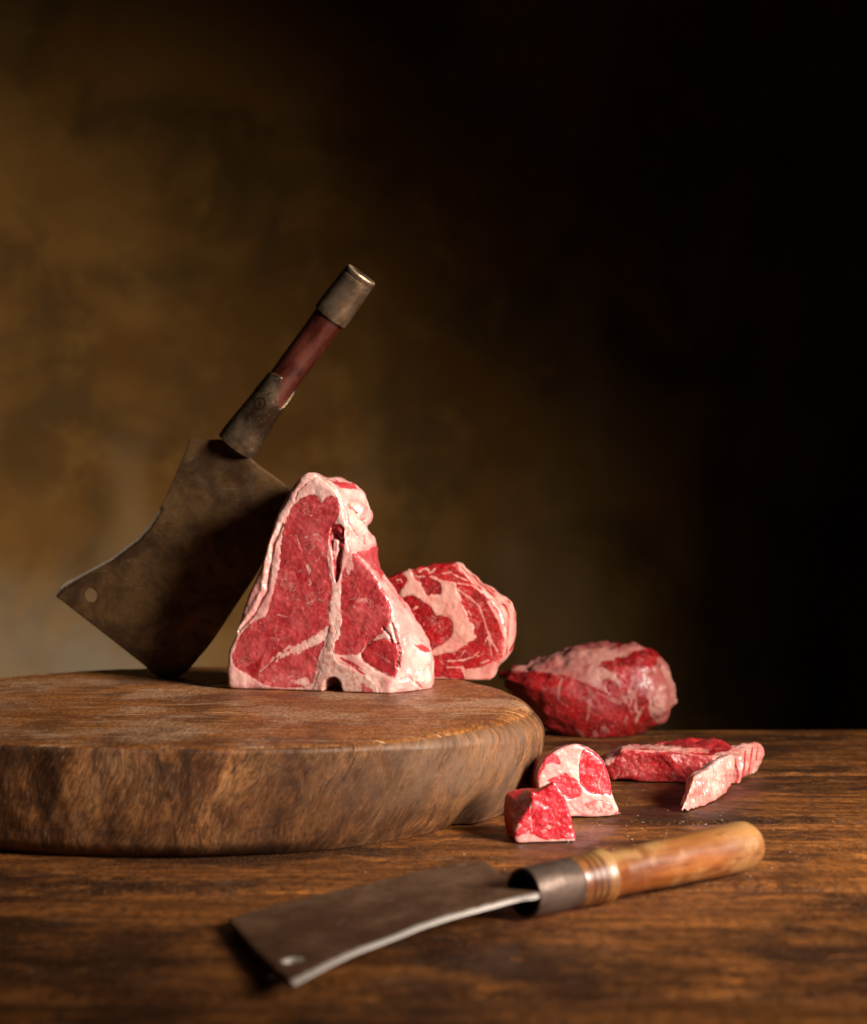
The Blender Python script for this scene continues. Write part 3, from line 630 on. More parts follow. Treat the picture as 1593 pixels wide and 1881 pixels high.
cre = [(K(p), wd, dp) for p, wd, dp in [([(872, 280), (905, 310), (955, 355)], 1.6, .0030), ([(845, 250), (872, 350), (900, 470), (905, 600)], 1.8, .0014), ([(1180, 1060), (1205, 1150), (1235, 1230), (1215, 1330)], 2.6, .0030), ([(1190, 1035), (1250, 1130), (1262, 1200)], 1.5, .0018),
    ([(1120, 1090), (1160, 1130), (1180, 1180)], 1.8, .002), ([(1350, 1340), (1330, 1430), (1380, 1490)], 2.2, .0026), ([(1395, 1190), (1410, 1300), (1400, 1400)], 1.8, .0016), ([(960, 380), (1000, 420), (985, 455)], 1.8, .0026), ([(930, 560), (1010, 590), (1080, 560)], 1.6, .0018), ([(995, 505), (1000, 560)], 1.5, .0020),
    ([(1235, 1420), (1290, 1400), (1320, 1440)], 1.6, .002), ([(945, 610), (1060, 720), (1140, 830), (1180, 930)], 1.8, .0012), ([(725, 130), (800, 190), (845, 250)], 1.8, .0012), ([(560, 270), (580, 210), (650, 150), (700, 120)], 1.3, .0012), ([(885, 310), (900, 420), (960, 500)], 1.6, .0016), ([(1280, 960), (1340, 1100), (1380, 1200)], 2.0, .0010)]]
def crease_t(px, py, n, v):
    jp = .9*vnoise(np.stack([px*.25, py*.25, px*0], -1), 18); d = 0*px
    for p, wd, dp in cre: d -= dp*np.exp(-((dline(px, py, p)+jp)/wd)**2)
    side = sstep(-.1, .5, n[:, 0]); d += side*.0012*fbm(np.stack([px*.09, py*.07, px*0], -1), 3, 19)
    return d
st = thing('t_bone_steak', 'thick raw T-bone steak standing upright on the block with the cleaver leaning behind it', 'steak', tuple(fr.O))
meat(st, fr, fr.face(front), fr.face(back, T), T, .00085, M_tbone, [('muscle', fr.face(strip)), ('muscle', fr.face(tend)), ('muscle', fr.face(darkm)), ('bone', fr.face(bonep))], paint_t, 'fat_layer', k=.006, relief=relief_t, bulge=.001, extra=extra_t, rough=(.0003, .0020), crease=crease_t)

# --- rib-eye steak behind it
K = lambda pts: crop(pts, 680, 1000, 5.31)
fr2 = Frame(870, 1250.5, HC-BH, 13, BH)
front2 = K([(60, 1000), (20, 800), (40, 550), (90, 400), (150, 328), (260, 275), (400, 232), (560, 208), (740, 188), (835, 182), (900, 255), (1000, 370), (1090, 440), (1180, 540), (1255, 640), (1310, 790), (1325, 920), (1295, 1080), (1235, 1180), (1200, 1290), (1150, 1334), (1000, 1340), (850, 1338), (640, 1325), (400, 1320), (200, 1200)])
back2 = K([(160, 1000), (120, 800), (140, 550), (190, 400), (250, 338), (360, 285), (500, 242), (660, 208), (800, 185), (900, 180), (945, 240), (1050, 308), (1094, 360), (1205, 420), (1335, 520), (1396, 580), (1440, 700), (1436, 880), (1404, 1010), (1334, 1110), (1260, 1180), (1230, 1240), (1150, 1290), (1000, 1300), (850, 1290), (640, 1290), (400, 1280), (300, 1200)])
T2 = .045
kern = K([(330, 268), (400, 240), (430, 320), (490, 372), (520, 440), (548, 492), (600, 486), (680, 484), (696, 420), (655, 358), (560, 312), (620, 308), (740, 348), (840, 372), (845, 440), (880, 520), (905, 600), (940, 640), (960, 740), (1012, 782), (1022, 860), (1034, 905), (950, 962), (850, 1030), (700, 1060), (622, 1092), (602, 1032), (722, 962), (792, 900), (806, 800), (790, 724), (720, 690), (640, 690), (600, 622), (540, 572), (450, 512), (380, 490), (320, 522), (280, 500), (300, 440), (368, 360), (345, 310)])
outer = K([(640, 1295), (700, 1292), (900, 1312), (935, 1215), (1100, 1200), (1190, 1140), (1245, 1180), (1210, 1300), (1150, 1345), (1000, 1350), (640, 1345)])
krn, otr = cr(fr2.face(kern), 3), cr(fr2.face(outer), 3)
v2 = [(fr2.face(K(p)), wd) for p, wd in [([(835, 425), (960, 512), (1062, 602), (1112, 740), (1150, 860), (1192, 960), (1240, 1035)], .0009), ([(1140, 830), (1160, 930), (1182, 1080)], .0007), ([(1150, 900), (1110, 980)], .0004), ([(1150, 560), (1238, 700), (1300, 850), (1318, 920), (1310, 1040)], .0014), ([(480, 262), (520, 240), (560, 242)], .0010), ([(570, 250), (575, 280), (610, 270), (632, 240)], .0008), ([(440, 312), (540, 312)], .0006),
    ([(700, 288), (780, 272), (850, 312), (940, 350)], .0010), ([(880, 1092), (930, 1030), (945, 1060)], .0007), ([(750, 1140), (900, 1130), (1000, 1100), (1060, 1050)], .0010), ([(750, 1200), (900, 1202)], .0009), ([(905, 1220), (930, 1310)], .0016), ([(960, 1100), (1050, 1090), (1100, 1070)], .0005), ([(640, 1200), (700, 1210)], .0004), ([(260, 350), (300, 340), (310, 370)], .0006), ([(420, 630), (460, 612)], .0008), ([(620, 700), (640, 720)], .0004), ([(520, 770), (530, 800)], .0004), ([(670, 790), (680, 810)], .0004),
    ([(950, 640), (980, 690)], .0008), ([(860, 380), (1000, 400), (1090, 470)], .0009), ([(820, 1060), (850, 1120)], .0005), ([(1080, 1160), (1160, 1130)], .0006)]]
def relief_2(a, b): return .0010*fbm(np.stack([a*80, b*80, a*0], -1), 3, 17)+.0007*sstep(.002, -.002, sdpoly(a, b, krn))
def paint_2(a, b, c, px, py, n, nm):
    j = jit(a, b, 420, .0006, 3)+jit(a, b, 160, .0009, 4)
    L = np.minimum(sdpoly(a, b, krn), sdpoly(a, b, otr))+j; fat = sstep(.0006, -.0006, L)
    for p, wd in v2: fat = np.maximum(fat, sstep(wd+.0005, wd-.0004, dline(a, b, p)+j*.6))
    sd = np.maximum(sstep(.2, .6, n[:, 0]), sstep(.5, .85, n[:, 1])*.0)
    rp = sdpoly(px, py, K([(835, 150), (900, 255), (1000, 372), (1090, 445), (1180, 545), (1255, 645), (1310, 790), (1325, 920), (1295, 1080), (1235, 1180), (1700, 1500), (1700, 100)]))
    sm = sstep(2, -1.5, rp+3*vnoise(np.stack([px*.15, py*.15, px*0], -1), 5))
    sf = sstep(-.35, .25, fbm(np.stack([a*60, b*60, c*90], -1), 3, 71)+.12)
    fat = fat*(1-sm)+sf*sm
    return fat, 0*a, .12*sm*(1-fat)
rb = thing('rib_eye_steak', 'raw rib-eye steak with white fat seams propped on the block behind the T-bone', 'steak', tuple(fr2.O))
meat(rb, fr2, fr2.face(front2), fr2.face(back2, T2), T2, .0011, M_rib, [('fat_seam', fr2.face(kern)), ('fat_rim', fr2.face(outer))], paint_2, 'muscle', k=.005, relief=relief_2, rough=(.0004, .0022), seed=1)

# --- roast behind the block
K = lambda pts: crop(pts, 880, 1150, 4.192)
fr3 = Frame(1085, 1358, HC, 0, 0.0); fr3.O = fr3.O+np.array([0, .050, 0])
out3 = K([(170, 395), (215, 335), (400, 270), (560, 215), (740, 148), (900, 122), (1040, 120), (1250, 138), (1400, 235), (1465, 330), (1503, 470), (1493, 620), (1440, 705), (1300, 790), (1150, 870), (1000, 925), (850, 945), (700, 905), (550, 810), (450, 740), (330, 600), (220, 480)])
fp3 = [K([(200, 345), (400, 262), (560, 200), (740, 120), (900, 90), (1050, 90), (1080, 200), (1040, 265), (950, 262), (925, 310), (1030, 350), (1085, 430), (1105, 480), (1050, 440), (985, 400), (940, 430), (975, 500), (950, 505), (860, 462), (760, 412), (640, 382), (450, 347), (300, 350)]),
       K([(1050, 235), (1130, 250), (1200, 190), (1290, 180), (1235, 100), (1110, 140)]), K([(1380, 240), (1560, 330), (1600, 470), (1593, 620), (1440, 790), (1330, 715), (1300, 600), (1290, 480), (1250, 430), (1258, 350), (1330, 330), (1375, 290)]),
       K([(1070, 480), (1150, 450), (1240, 500), (1290, 570), (1260, 660), (1210, 750), (1190, 690), (1130, 600)])]
lp3 = [(K(p), wd) for p, wd in [([(645, 375), (615, 470), (608, 570)], 1.8), ([(1000, 568), (1040, 575), (1080, 590)], 4), ([(850, 570), (848, 650)], 3), ([(760, 810), (800, 850)], 4), ([(960, 790), (990, 810)], 5), ([(890, 820), (900, 840)], 4), ([(845, 880), (860, 870)], 4), ([(830, 720), (840, 690)], 3), ([(1120, 740), (1140, 700)], 3)]]
def paint_3(a, b, c, px, py, n, nm):
    jp = 2.2*vnoise(np.stack([px*.1, py*.1, px*0], -1), 6)+1.2*vnoise(np.stack([px*.3, py*.3, px*0], -1), 7)
    fat = 0*a
    for i, p in enumerate(fp3): fat = np.maximum(fat, sstep(1.8, -1.8, sdpoly(px, py, p)+jp)*(1 if i < 3 else sstep(-.3, .3, vnoise(np.stack([px*.22, py*.08, px*0], -1), 9)+.1)))
    for p, wd in lp3: fat = np.maximum(fat, .8*sstep(wd+1.6, wd-1.2, dline(px, py, p)+jp*.5))
    red = .35*sstep(-.2, .5, fbm(np.stack([a*50, b*50, c*50], -1), 2, 73))
    return fat*sstep(1.0, -.3, n[:, 2]*.6), 0*a, red*(1-fat)
ro = thing('beef_roast', 'rounded boneless beef joint with a pale fat top lying behind the block', 'roast', (fr3.O[0], fr3.O[1], 0))
meat(ro, fr3, fr3.face(out3), fr3.face(out3), .1, .0016, M_roast, [('fat_cap', fr3.face(fp3[0])), ('fat_edge', fr3.face(fp3[2]))], paint_3, 'muscle', inflate=.056, rough=(.0006, .0062), zmin=.0006, kreg=.001, seed=2)

# --- small bone-in piece
K = lambda pts: crop(pts, 900, 1330, 3.006)
fr4 = Frame(1090, 1502, HC, -14, 0.0)
front4 = K([(262, 350), (262, 290), (290, 210), (345, 160), (400, 130), (470, 108), (515, 118), (560, 142), (600, 170), (640, 230), (660, 300), (672, 370), (692, 430), (714, 492), (692, 506), (580, 518), (470, 512), (330, 530), (270, 520)])
back4 = K([(205, 350), (210, 250), (235, 205), (290, 165), (360, 134), (430, 124), (480, 104), (520, 112), (560, 138), (600, 168), (630, 230), (645, 300), (655, 370), (670, 420), (690, 470), (580, 480), (400, 480), (215, 470)])
T4 = .05
l4 = [K(p) for p in [[(520, 140), (560, 140), (602, 170), (642, 230), (662, 300), (675, 385), (640, 388), (560, 385), (502, 332), (492, 230), (505, 170)], [(365, 292), (410, 273), (462, 300), (502, 345), (497, 395), (430, 418), (400, 380), (370, 345), (318, 312)], [(270, 195), (350, 163), (388, 200), (382, 228), (330, 212), (285, 262), (262, 345), (250, 330), (250, 240)]]]
bn4 = K([(518, 452), (560, 416), (650, 430), (684, 462), (650, 492), (560, 494)])
L4 = [cr(fr4.face(p), 3) for p in l4]; B4 = cr(fr4.face(bn4), 3)
def relief_4(a, b): return .0006*fbm(np.stack([a*140, b*140, a*0], -1), 3, 18)+.0005*sstep(-.0008, .0015, np.minimum(sdpoly(a, b, L4[0]), sdpoly(a, b, L4[1])))
def paint_4(a, b, c, px, py, n, nm):
    j = jit(a, b, 500, .0004, 5)+jit(a, b, 190, .0005, 6)
    L = np.minimum(np.minimum(sdpoly(a, b, L4[0]), sdpoly(a, b, L4[1])), sdpoly(a, b, L4[2]))+j; fat = sstep(-.0004, .0004, L)
    fat = np.maximum(fat, .75*sstep(.0007, .0001, dline(a, b, fr4.face(K([(615, 380), (600, 330), (612, 280)])))+j*.4))
    ib = sdpoly(a, b, B4)+j; red = .6*sstep(.0004, -.0006, ib)*sstep(-.3, .4, vnoise(np.stack([a*420, b*420, a*0], -1), 3)+.1)
    red = np.maximum(red, .7*sstep(.0025, .0012, np.hypot(a-fr4.face(K([(700, 492)]))[0][0], b-fr4.face(K([(700, 492)]))[0][1])))
    lf = sstep(-.35, -.7, n[:, 0]); fat = fat*(1-lf)+lf*sstep(.1, .5, vnoise(np.stack([a*80, b*80, c*80], -1), 4))*.6
    streak = sstep(2, -1, dline(px, py, K([(440, 430), (470, 470), (520, 500)]))-1+jit(px, py, .3, 1, 3)); red = np.maximum(red, .5*streak)
    return fat, 0*a, red
bp = thing('bone_in_chunk', 'small raw beef chunk with a pale bone end, behind the red cube beside the block', 'meat chunk', tuple(fr4.O))
meat(bp, fr4, fr4.face(front4), fr4.face(back4, T4), T4, .0007, M_small, [('muscle', fr4.face(l4[0])), ('muscle', fr4.face(l4[1])), ('bone', fr4.face(bn4))], paint_4, 'fat_layer', k=.004, relief=relief_4, rough=(.0004, .0012), kreg=.0005, seed=3)

# --- red cube in front
fr5 = Frame(976, 1549, HC, -9, 0.0)
front5 = K([(228, 378), (262, 375), (300, 350), (345, 316), (372, 326), (405, 385), (438, 470), (458, 550), (472, 648), (380, 656), (230, 664), (150, 656), (140, 600), (185, 500), (222, 440)])
back5 = K([(78, 400), (100, 370), (150, 356), (210, 352), (270, 352), (330, 330), (350, 320), (370, 335), (400, 400), (420, 470), (435, 560), (440, 600), (300, 600), (120, 610), (88, 590), (72, 500)])
T5 = .034
ff5 = [fr5.face(K(p)) for p in [[(140, 625), (210, 600), (260, 625), (300, 640), (480, 636), (480, 670), (140, 670)]]]
sp5 = [K(p) for p in [[(105, 485), (125, 480), (150, 510), (120, 520)], [(125, 560), (165, 545), (175, 565), (150, 590), (160, 610), (130, 590)]]]
def relief_5(a, b): return .0012*fbm(np.stack([a*110, b*110, a*0], -1), 3, 19)
def paint_5(a, b, c, px, py, n, nm):
    j = jit(a, b, 420, .0006, 7); fat = sstep(.0006, -.0006, sdpoly(a, b, ff5[0])+j)*sstep(.012, .004, c)
    fat = np.maximum(fat, .8*sstep(1.6, .3, dline(px, py, K([(226, 380), (222, 480), (232, 590)]))+jit(px, py, .4, .8, 2)))
    jp = jit(px, py, .35, 1.2, 8)
    for p in sp5: fat = np.maximum(fat, .85*sstep(1.2, -1.2, sdpoly(px, py, p)+jp))
    fat = np.maximum(fat, .75*sstep(2.2, .5, np.hypot((px-1008)/1.3, py-1520)-3+jp*2))
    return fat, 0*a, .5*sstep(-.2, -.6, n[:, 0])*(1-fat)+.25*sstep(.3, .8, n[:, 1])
cb = thing('beef_cube', 'small bright red beef cube in front of the bone-in chunk beside the block', 'meat cube', tuple(fr5.O))
meat(cb, fr5, fr5.face(front5), fr5.face(back5, T5), T5, .0007, M_small, [('fat_strip', ff5[0])], paint_5, 'muscle', k=.003, relief=relief_5, rough=(.0005, .0009), kreg=.0005, seed=4)

# --- trimmed chop with a folded fat flap, on the right
fr6 = Frame(1190, 1438, HC, 6, 0.0)
front6 = K([(640, 262), (628, 215), (650, 190), (700, 170), (725, 140), (800, 140), (900, 146), (1000, 150), (1100, 152), (1200, 165), (1300, 170), (1370, 175), (1400, 200), (1390, 300), (1360, 362), (1310, 362), (1200, 380), (1100, 384), (985, 384), (960, 352), (880, 336), (780, 312), (720, 300), (670, 312)])
back6 = K([(610, 200), (620, 175), (680, 150), (740, 125), (860, 112), (1000, 98), (1100, 70), (1150, 82), (1260, 72), (1330, 108), (1400, 102), (1480, 112), (1515, 150), (1495, 210), (1468, 285), (1400, 290), (1200, 290), (960, 285), (780, 270), (640, 260)])
T6 = .085
def relief_6(a, b): return .0035*fbm(np.stack([a*38, b*60, a*0], -1), 3, 20)
fp6 = [K(p) for p in [[(590, 150), (720, 110), (900, 112), (1200, 140), (1210, 160), (1000, 148), (860, 140), (740, 142), (700, 180), (680, 215), (600, 260)], [(740, 180), (800, 170), (900, 190), (935, 250), (920, 320), (860, 330), (800, 290), (760, 300), (730, 250)], [(1320, 100), (1530, 90), (1530, 220), (1470, 320), (1330, 380), (1330, 240), (1220, 200), (1240, 160), (1330, 140)]]]
rs6 = [(K(p), wd) for p, wd in [([(1350, 200), (1370, 290), (1350, 350)], 2.2), ([(1410, 150), (1405, 230), (1390, 320)], 1.6), ([(1450, 130), (1440, 200), (1425, 300)], 1.2), ([(1480, 130), (1470, 200)], .8)]]
def paint_6(a, b, c, px, py, n, nm):
    jp = jit(px, py, .16, 2.4, 1)+jit(px, py, .5, .8, 2)
    fat = 0*a
    for i, p in enumerate(fp6): fat = np.maximum(fat, (.9, .38, .9)[i]*sstep(1.4, -1.4, sdpoly(px, py, p)+jp))
    red = .35*sstep(-.3, .5, fbm(np.stack([a*60, b*60, c*60], -1), 2, 75))*(1-fat)
    for p, wd in rs6: m_ = sstep(wd+1, wd-.8, dline(px, py, p)+jp*.25); fat = fat*(1-.8*m_); 
    fat = np.maximum(fat, .9*sstep(1.4, .1, dline(px, py, K([(720, 132), (860, 150), (1000, 148), (1120, 170), (1240, 180)]))-1.3+jp*.4))
    return fat, 0*a, red
ch = thing('beef_trimming', 'long raw beef trimming with a folded pale fat flap at the right', 'meat chunk', tuple(fr6.O))
meat(ch, fr6, fr6.face(front6), fr6.face(back6, T6), T6, .0010, M_chop, [], paint_6, 'muscle', k=.006, relief=relief_6, rough=(.0008, .0035), seed=5)
fr7 = Frame(1246, 1497, HC, -56, 0.0)
flap = K([(1122, 300), (1180, 262), (1250, 215), (1310, 165), (1345, 165), (1352, 230), (1340, 330), (1300, 385), (1240, 440), (1180, 482), (1110, 488), (1060, 500), (1030, 508), (1018, 492), (1060, 452), (1085, 400)])
flapb = K([(1080, 300), (1160, 240), (1250, 190), (1310, 150), (1345, 160), (1350, 230), (1330, 320), (1280, 380), (1200, 430), (1130, 450), (1060, 460), (1040, 440), (1070, 380)])
T7 = .016
def relief_7(a, b): return .0020*fbm(np.stack([a*60+b*20, b*120, a*0], -1), 3, 25)+.0014*vnoise(np.stack([a*420, b*60, a*0], -1), 26)
def paint_7(a, b, c, px, py, n, nm):
    fat = .95-.55*sstep(.15, .6, fbm(np.stack([a*70, b*110, c*70], -1), 3, 77))*sstep(1150/3.006+900, 1250/3.006+900, px)
    return fat, 0*a, .06+0*a
meat(ch, fr7, fr7.face(flap), fr7.face(flapb, T7), T7, .0008, M_chop, [], paint_7, 'fat_flap', k=.005, relief=relief_7, rough=(.0007, .0025), seed=6)

# ------------------------------------------------------------------ cleavers
def plate(name, parent, O, u, w_, n, outline, holes, thick, mat, edge_line=None, bevel=.012, g=.0022, spine_round=.0012, dish=None, rim=False):
    """a solid plate: outline in metres on (u, w_), thickness along n; tapers to the cutting edge line."""
    ol = cr(outline, 6); hl = [np.array(q) for q in holes]
    a0, b0 = ol.min(0); a1, b1 = ol.max(0)
    gx, gy = np.meshgrid(np.arange(a0, a1, g), np.arange(b0, b1, g)); gx = gx.ravel()+.0002*np.sin(gy.ravel()*900); gy = gy.ravel()
    def dist(x, y):
        d = sdpoly(x, y, ol)
        for q in hl: d = np.maximum(d, -sdpoly(x, y, q))
        return d
    ins = dist(gx, gy) < -.0022
    pts = [tuple(p) for p in ol]; ed = [(i, (i+1) % len(ol)) for i in range(len(ol))]
    for q in hl:
        n0 = len(pts); pts += [tuple(p) for p in q]; ed += [(n0+i, n0+(i+1) % len(q)) for i in range(len(q))]
    # an inner ring for the rounded arris
    cen = ol; nxt = np.roll(ol, -1, 0)-np.roll(ol, 1, 0); nr_ = np.stack([-nxt[:, 1], nxt[:, 0]], 1); nr_ /= np.linalg.norm(nr_, axis=1)[:, None]+1e-12
    ar = .5*np.sum(ol[:, 0]*np.roll(ol[:, 1], -1)-np.roll(ol[:, 0], -1)*ol[:, 1]); sg = 1 if ar > 0 else -1
    ring = ol+nr_*sg*.0011; ok = dist(ring[:, 0], ring[:, 1]) < -.0007; ring = ring[ok]
    P2 = pts+[tuple(p) for p in ring]+list(zip(gx[ins], gy[ins]))
    vv, ee, ff, *_ = delaunay_2d_cdt([Vector(p) for p in P2], ed, [], 0, 1e-7)
    vv = np.array([tuple(p) for p in vv]); ff = np.array([q for q in ff if len(q) == 3])
    cc = vv[ff].mean(1); ff = ff[dist(cc[:, 0], cc[:, 1]) < 0]
    used = np.unique(ff); remap = -np.ones(len(vv), int); remap[used] = np.arange(len(used)); vv = vv[used]; ff = remap[ff]
    t = thick/2-spine_round*.45*np.exp(-np.clip(-dist(vv[:, 0], vv[:, 1]), 0, 1)/.0007)
    e = np.zeros(len(vv))
    if hl and rim: e = np.maximum(e, sstep(.0022, .0010, sdpoly(vv[:, 0], vv[:, 1], hl[0])))
    if edge_line is not None:
        de = dline(vv[:, 0], vv[:, 1], edge_line); t = np.minimum(t, .0005+(thick/2-.0005)*np.clip(de/bevel, 0, 1)); e = np.maximum(e, sstep(bevel*.75, bevel*.35, de))
    off = dish(vv[:, 0], vv[:, 1]) if dish is not None else 0*t
    off = off+.0004*vnoise(np.stack([vv[:, 0]*45, vv[:, 1]*45, 0*t], -1), 90)
    O, u, w_, n = [np.array(q, float) for q in (O, u, w_, n)]
    base = O+vv[:, :1]*u+vv[:, 1:]*w_
    A = base+n*(off-t)[:, None]; Bq = base+n*(off+t)[:, None]; N = len(vv)
    cnt = {}
    for tri in ff:
        for i in range(3):
            p, q = int(tri[i]), int(tri[(i+1) % 3]); cnt[(p, q)] = 1
    border = [(p, q) for (p, q) in cnt if (q, p) not in cnt]
    fl = np.dot(np.cross(u, w_), n) < 0
    faces = [tuple(x) for x in ff] if fl else [tuple(x[::-1]) for x in ff]
    faces = faces+[tuple(int(i)+N for i in x[::-1]) if fl else tuple(int(i)+N for i in x) for x in ff]
    faces += [((q, p, p+N, q+N) if fl else (p, q, q+N, p+N)) for p, q in border]
    o = mesh_obj(name, np.concatenate([A, Bq]), faces, mat, parent, {'edge': np.concatenate([e, e]), 'mark': np.zeros(2*N)}, smooth=False)
    return o
def lathe(name, parent, P0, P1, prof, mat, seg=96, top=None, mark=None, light=None, wob=.0002, per=None, squash=1.0, up=(0, 0, 1), closed=False, seed=0):
    """prof = [(distance along the axis, radius)]; top(theta) limits the length of a tube."""
    P0, P1 = np.array(P0, float), np.array(P1, float); ax = P1-P0; L = np.linalg.norm(ax); ax /= L
    e1 = np.cross(ax, np.array(up, float)); e1 /= np.linalg.norm(e1); e2 = np.cross(e1, ax)
    th = np.linspace(0, 2*math.pi, seg, endpoint=False); R = np.array([p[1] for p in prof]); Z = np.array([p[0] for p in prof])
    ZZ = np.broadcast_to(Z[:, None], (len(Z), seg)).copy(); RR = np.broadcast_to(R[:, None], ZZ.shape).copy(); TT = np.broadcast_to(th, ZZ.shape)
    if top is not None:
        z0 = Z.min(); zt = top(th)[None, :]; mx = Z.max(); ZZ = z0+(ZZ-z0)*(zt-z0)/(mx-z0)
    if per is not None: RR = RR*(1+per(ZZ, TT))
    RR = RR+wob*vnoise(np.stack([ZZ*45, np.cos(TT)*1.6+seed, np.sin(TT)*1.6], -1), 95)*(RR > .002)
    W = P0+ZZ[..., None]*ax+RR[..., None]*(np.cos(TT)[..., None]*e1+squash*np.sin(TT)[..., None]*e2)
    n0 = len(Z); ii = np.arange(n0*seg).reshape(n0, seg); jj = np.roll(ii, -1, 1)
    f = np.stack([ii[:-1], jj[:-1], jj[1:], ii[1:]], -1).reshape(-1, 4)
    if closed: f = np.concatenate([f, np.stack([ii[-1], jj[-1], jj[0], ii[0]], -1).reshape(-1, 4)])
    tg_ = -np.sin(TT)[..., None]*e1+squash*np.cos(TT)[..., None]*e2
    at = {'tan': tg_.reshape(-1, 3), 'ax': np.stack([ZZ, RR*np.cos(TT), RR*np.sin(TT)], -1).reshape(-1, 3), 'edge': np.zeros(ZZ.size), 'mark': np.clip(mark(ZZ, TT, RR), 0, 1).ravel() if mark else np.zeros(ZZ.size), 'light': light(ZZ, TT).ravel() if light else np.zeros(ZZ.size)}
    return mesh_obj(name, W.reshape(-1, 3), f, mat, parent, at)
def seglin(pts, n):   # resample a profile finely
    out = []
    for (a, b), (c, d) in zip(pts[:-1], pts[1:]):
        k = max(1, int(n*max(abs(c-a), abs(d-b)))); out += [(a+(c-a)*i/k, b+(d-b)*i/k) for i in range(k)]
    return out+[pts[-1]]

# --- the standing cleaver: blade corner on the block, spine resting on the steak
yw = rad(10); lean = rad(4)
dO = (HC-BH)*F/(1244.5-CY); O = np.array([(318-CX)*dO/F, dO, BH+.0005])
u = np.array([math.cos(yw), -math.sin(yw), 0]); nn = np.array([math.sin(yw), math.cos(yw), 0])
w_ = np.array([0, 0, 1])*math.cos(lean)-nn*math.sin(lean); nb = nn*math.cos(lean)+np.array([0, 0, 1])*math.sin(lean)
def on_plane(pts, O=O, u=u, w_=w_, nb=nb):
    out = []; cp = np.array([0, 0, HC])
    for px, py in pts:
        d = np.array([(px-CX)/F, 1, -(py-CY)/F]); t = np.dot(O-cp, nb)/np.dot(d, nb); P_ = cp+d*t-O; out.append((float(P_@u), float(P_@w_)))
    return out
c1 = thing('cleaver', 'large dark iron cleaver standing on its corner, leaning against the T-bone steak', 'cleaver', tuple(O))
bo_ = [(348, 807), (352, 806), (372, 807.5), (399, 807.5), (402, 808), (430, 823), (456, 840), (459, 842), (475, 856), (500, 874), (530, 896), (536, 901), (534, 915), (512, 968), (488, 1020), (466, 1060), (432, 1111), (404, 1154), (381, 1187), (360, 1212), (344, 1231), (334, 1239), (324, 1245), (306, 1246), (286, 1241), (262, 1220), (215, 1183), (160, 1140), (118, 1107), (103, 1096), (102, 1090), (110, 1078), (124, 1068), (145, 1057), (175, 1041), (205, 1024), (232, 1003), (252, 988), (272, 966), (288, 942), (302, 918), (314, 893), (324, 868), (333, 848), (341, 828), (346, 811)]
hc = on_plane([(165, 1094)])[0]; hl = [(hc[0]+.0081*math.cos(a), hc[1]+.0081*math.sin(a)) for a in np.linspace(0, 2*math.pi, 40, endpoint=False)]
el = on_plane([(98, 1092), (110, 1077), (145, 1056), (175, 1040), (205, 1023), (232, 1002), (252, 987), (272, 965), (290, 936)])
plate('blade', c1, O+nb*.0035, u, w_, nb, on_plane(bo_), [hl], .007, M_blade, el, .0060)
# handle axis, on the blade plane
A0, A1 = on_plane([(431, 819), (662, 504)]); P0 = O+nb*.0035+u*A0[0]+w_*A0[1]; P1 = O+nb*.0035+u*A1[0]+w_*A1[1]
HL = float(np.linalg.norm(P1-P0)); ppm = HL/391.0
rpx = lambda r: r*ppm
toc = np.array([0, 0, HC])-P0; axd = (P1-P0)/HL; upv = toc-axd*(toc@axd); upv /= np.linalg.norm(upv)
# theta: e1 = ax x up points to the right of the axis seen from the camera, e2 = up faces the camera
Zs = lambda q: q*HL
def sock_top(th):   # how far the socket reaches along the handle round its girth
    c_ = np.abs(((th-rad(38)+math.pi) % (2*math.pi))-math.pi)       # angle away from the window centre (right/front)
    low, high = Zs(.272), Zs(.405)
    return np.where(c_ < rad(62), low+(high-low)*(c_/rad(62))**1.5, high-(Zs(.03))*sstep(rad(62), rad(150), c_))
rb0, rb1 = rpx(37), rpx(31)
prof = seglin([(0, rb0*.80), (0, rb0), (Zs(.05), rb0*1.01), (Zs(.25), rpx(33)), (Zs(.41), rb1)], 1500)
inner = seglin([(Zs(.41), rb1-.0022), (Zs(.2), rpx(30)-.0012), (0.0, rb0*.80)], 400)
mkz, mkt = Zs(.245), rad(108)
rng = np.random.RandomState(3); strokes = [(rng.uniform(-.0042, .0042, 2), rng.uniform(-.0042, .0042, 2)) for _ in range(5)]
def stamp(z, t, r):
    y = (z-mkz); x = (((t-mkt+math.pi) % (2*math.pi))-math.pi)*rb0; d = np.hypot(x, y)
    m_ = sstep(.0011, .0004, np.abs(d-.0062))*.9
    for p, q in strokes: m_ = np.maximum(m_, .8*sstep(.0009, .0003, dline(x, y, [p, q]))*(d < .0062))
    for (sx, sy, sr) in ((-.002, .0135, .0010), (-.004, .016, .0007), (-.0008, .0155, .0006)): m_ = np.maximum(m_, sstep(sr+.0004, sr-.0002, np.hypot(x-sx, y-sy)))
    return m_
lathe('socket', c1, P0, P1, prof+inner, M_socket, seg=200, top=sock_top, mark=stamp, up=upv, wob=.0005, seed=1)
wood = seglin([(Zs(.02), .001), (Zs(.02), rpx(29)), (Zs(.3), rpx(28.5)), (Zs(.6), rpx(29)), (Zs(.78), rpx(30)), (Zs(.80), .001)], 1000)
cut_s = [((.53, .9), (.56, .95)), ((.44, .75), (.49, .95)), ((.39, .55), (.42, .95)), ((.47, .45), (.50, .62)), ((.60, .60), (.62, .75))]
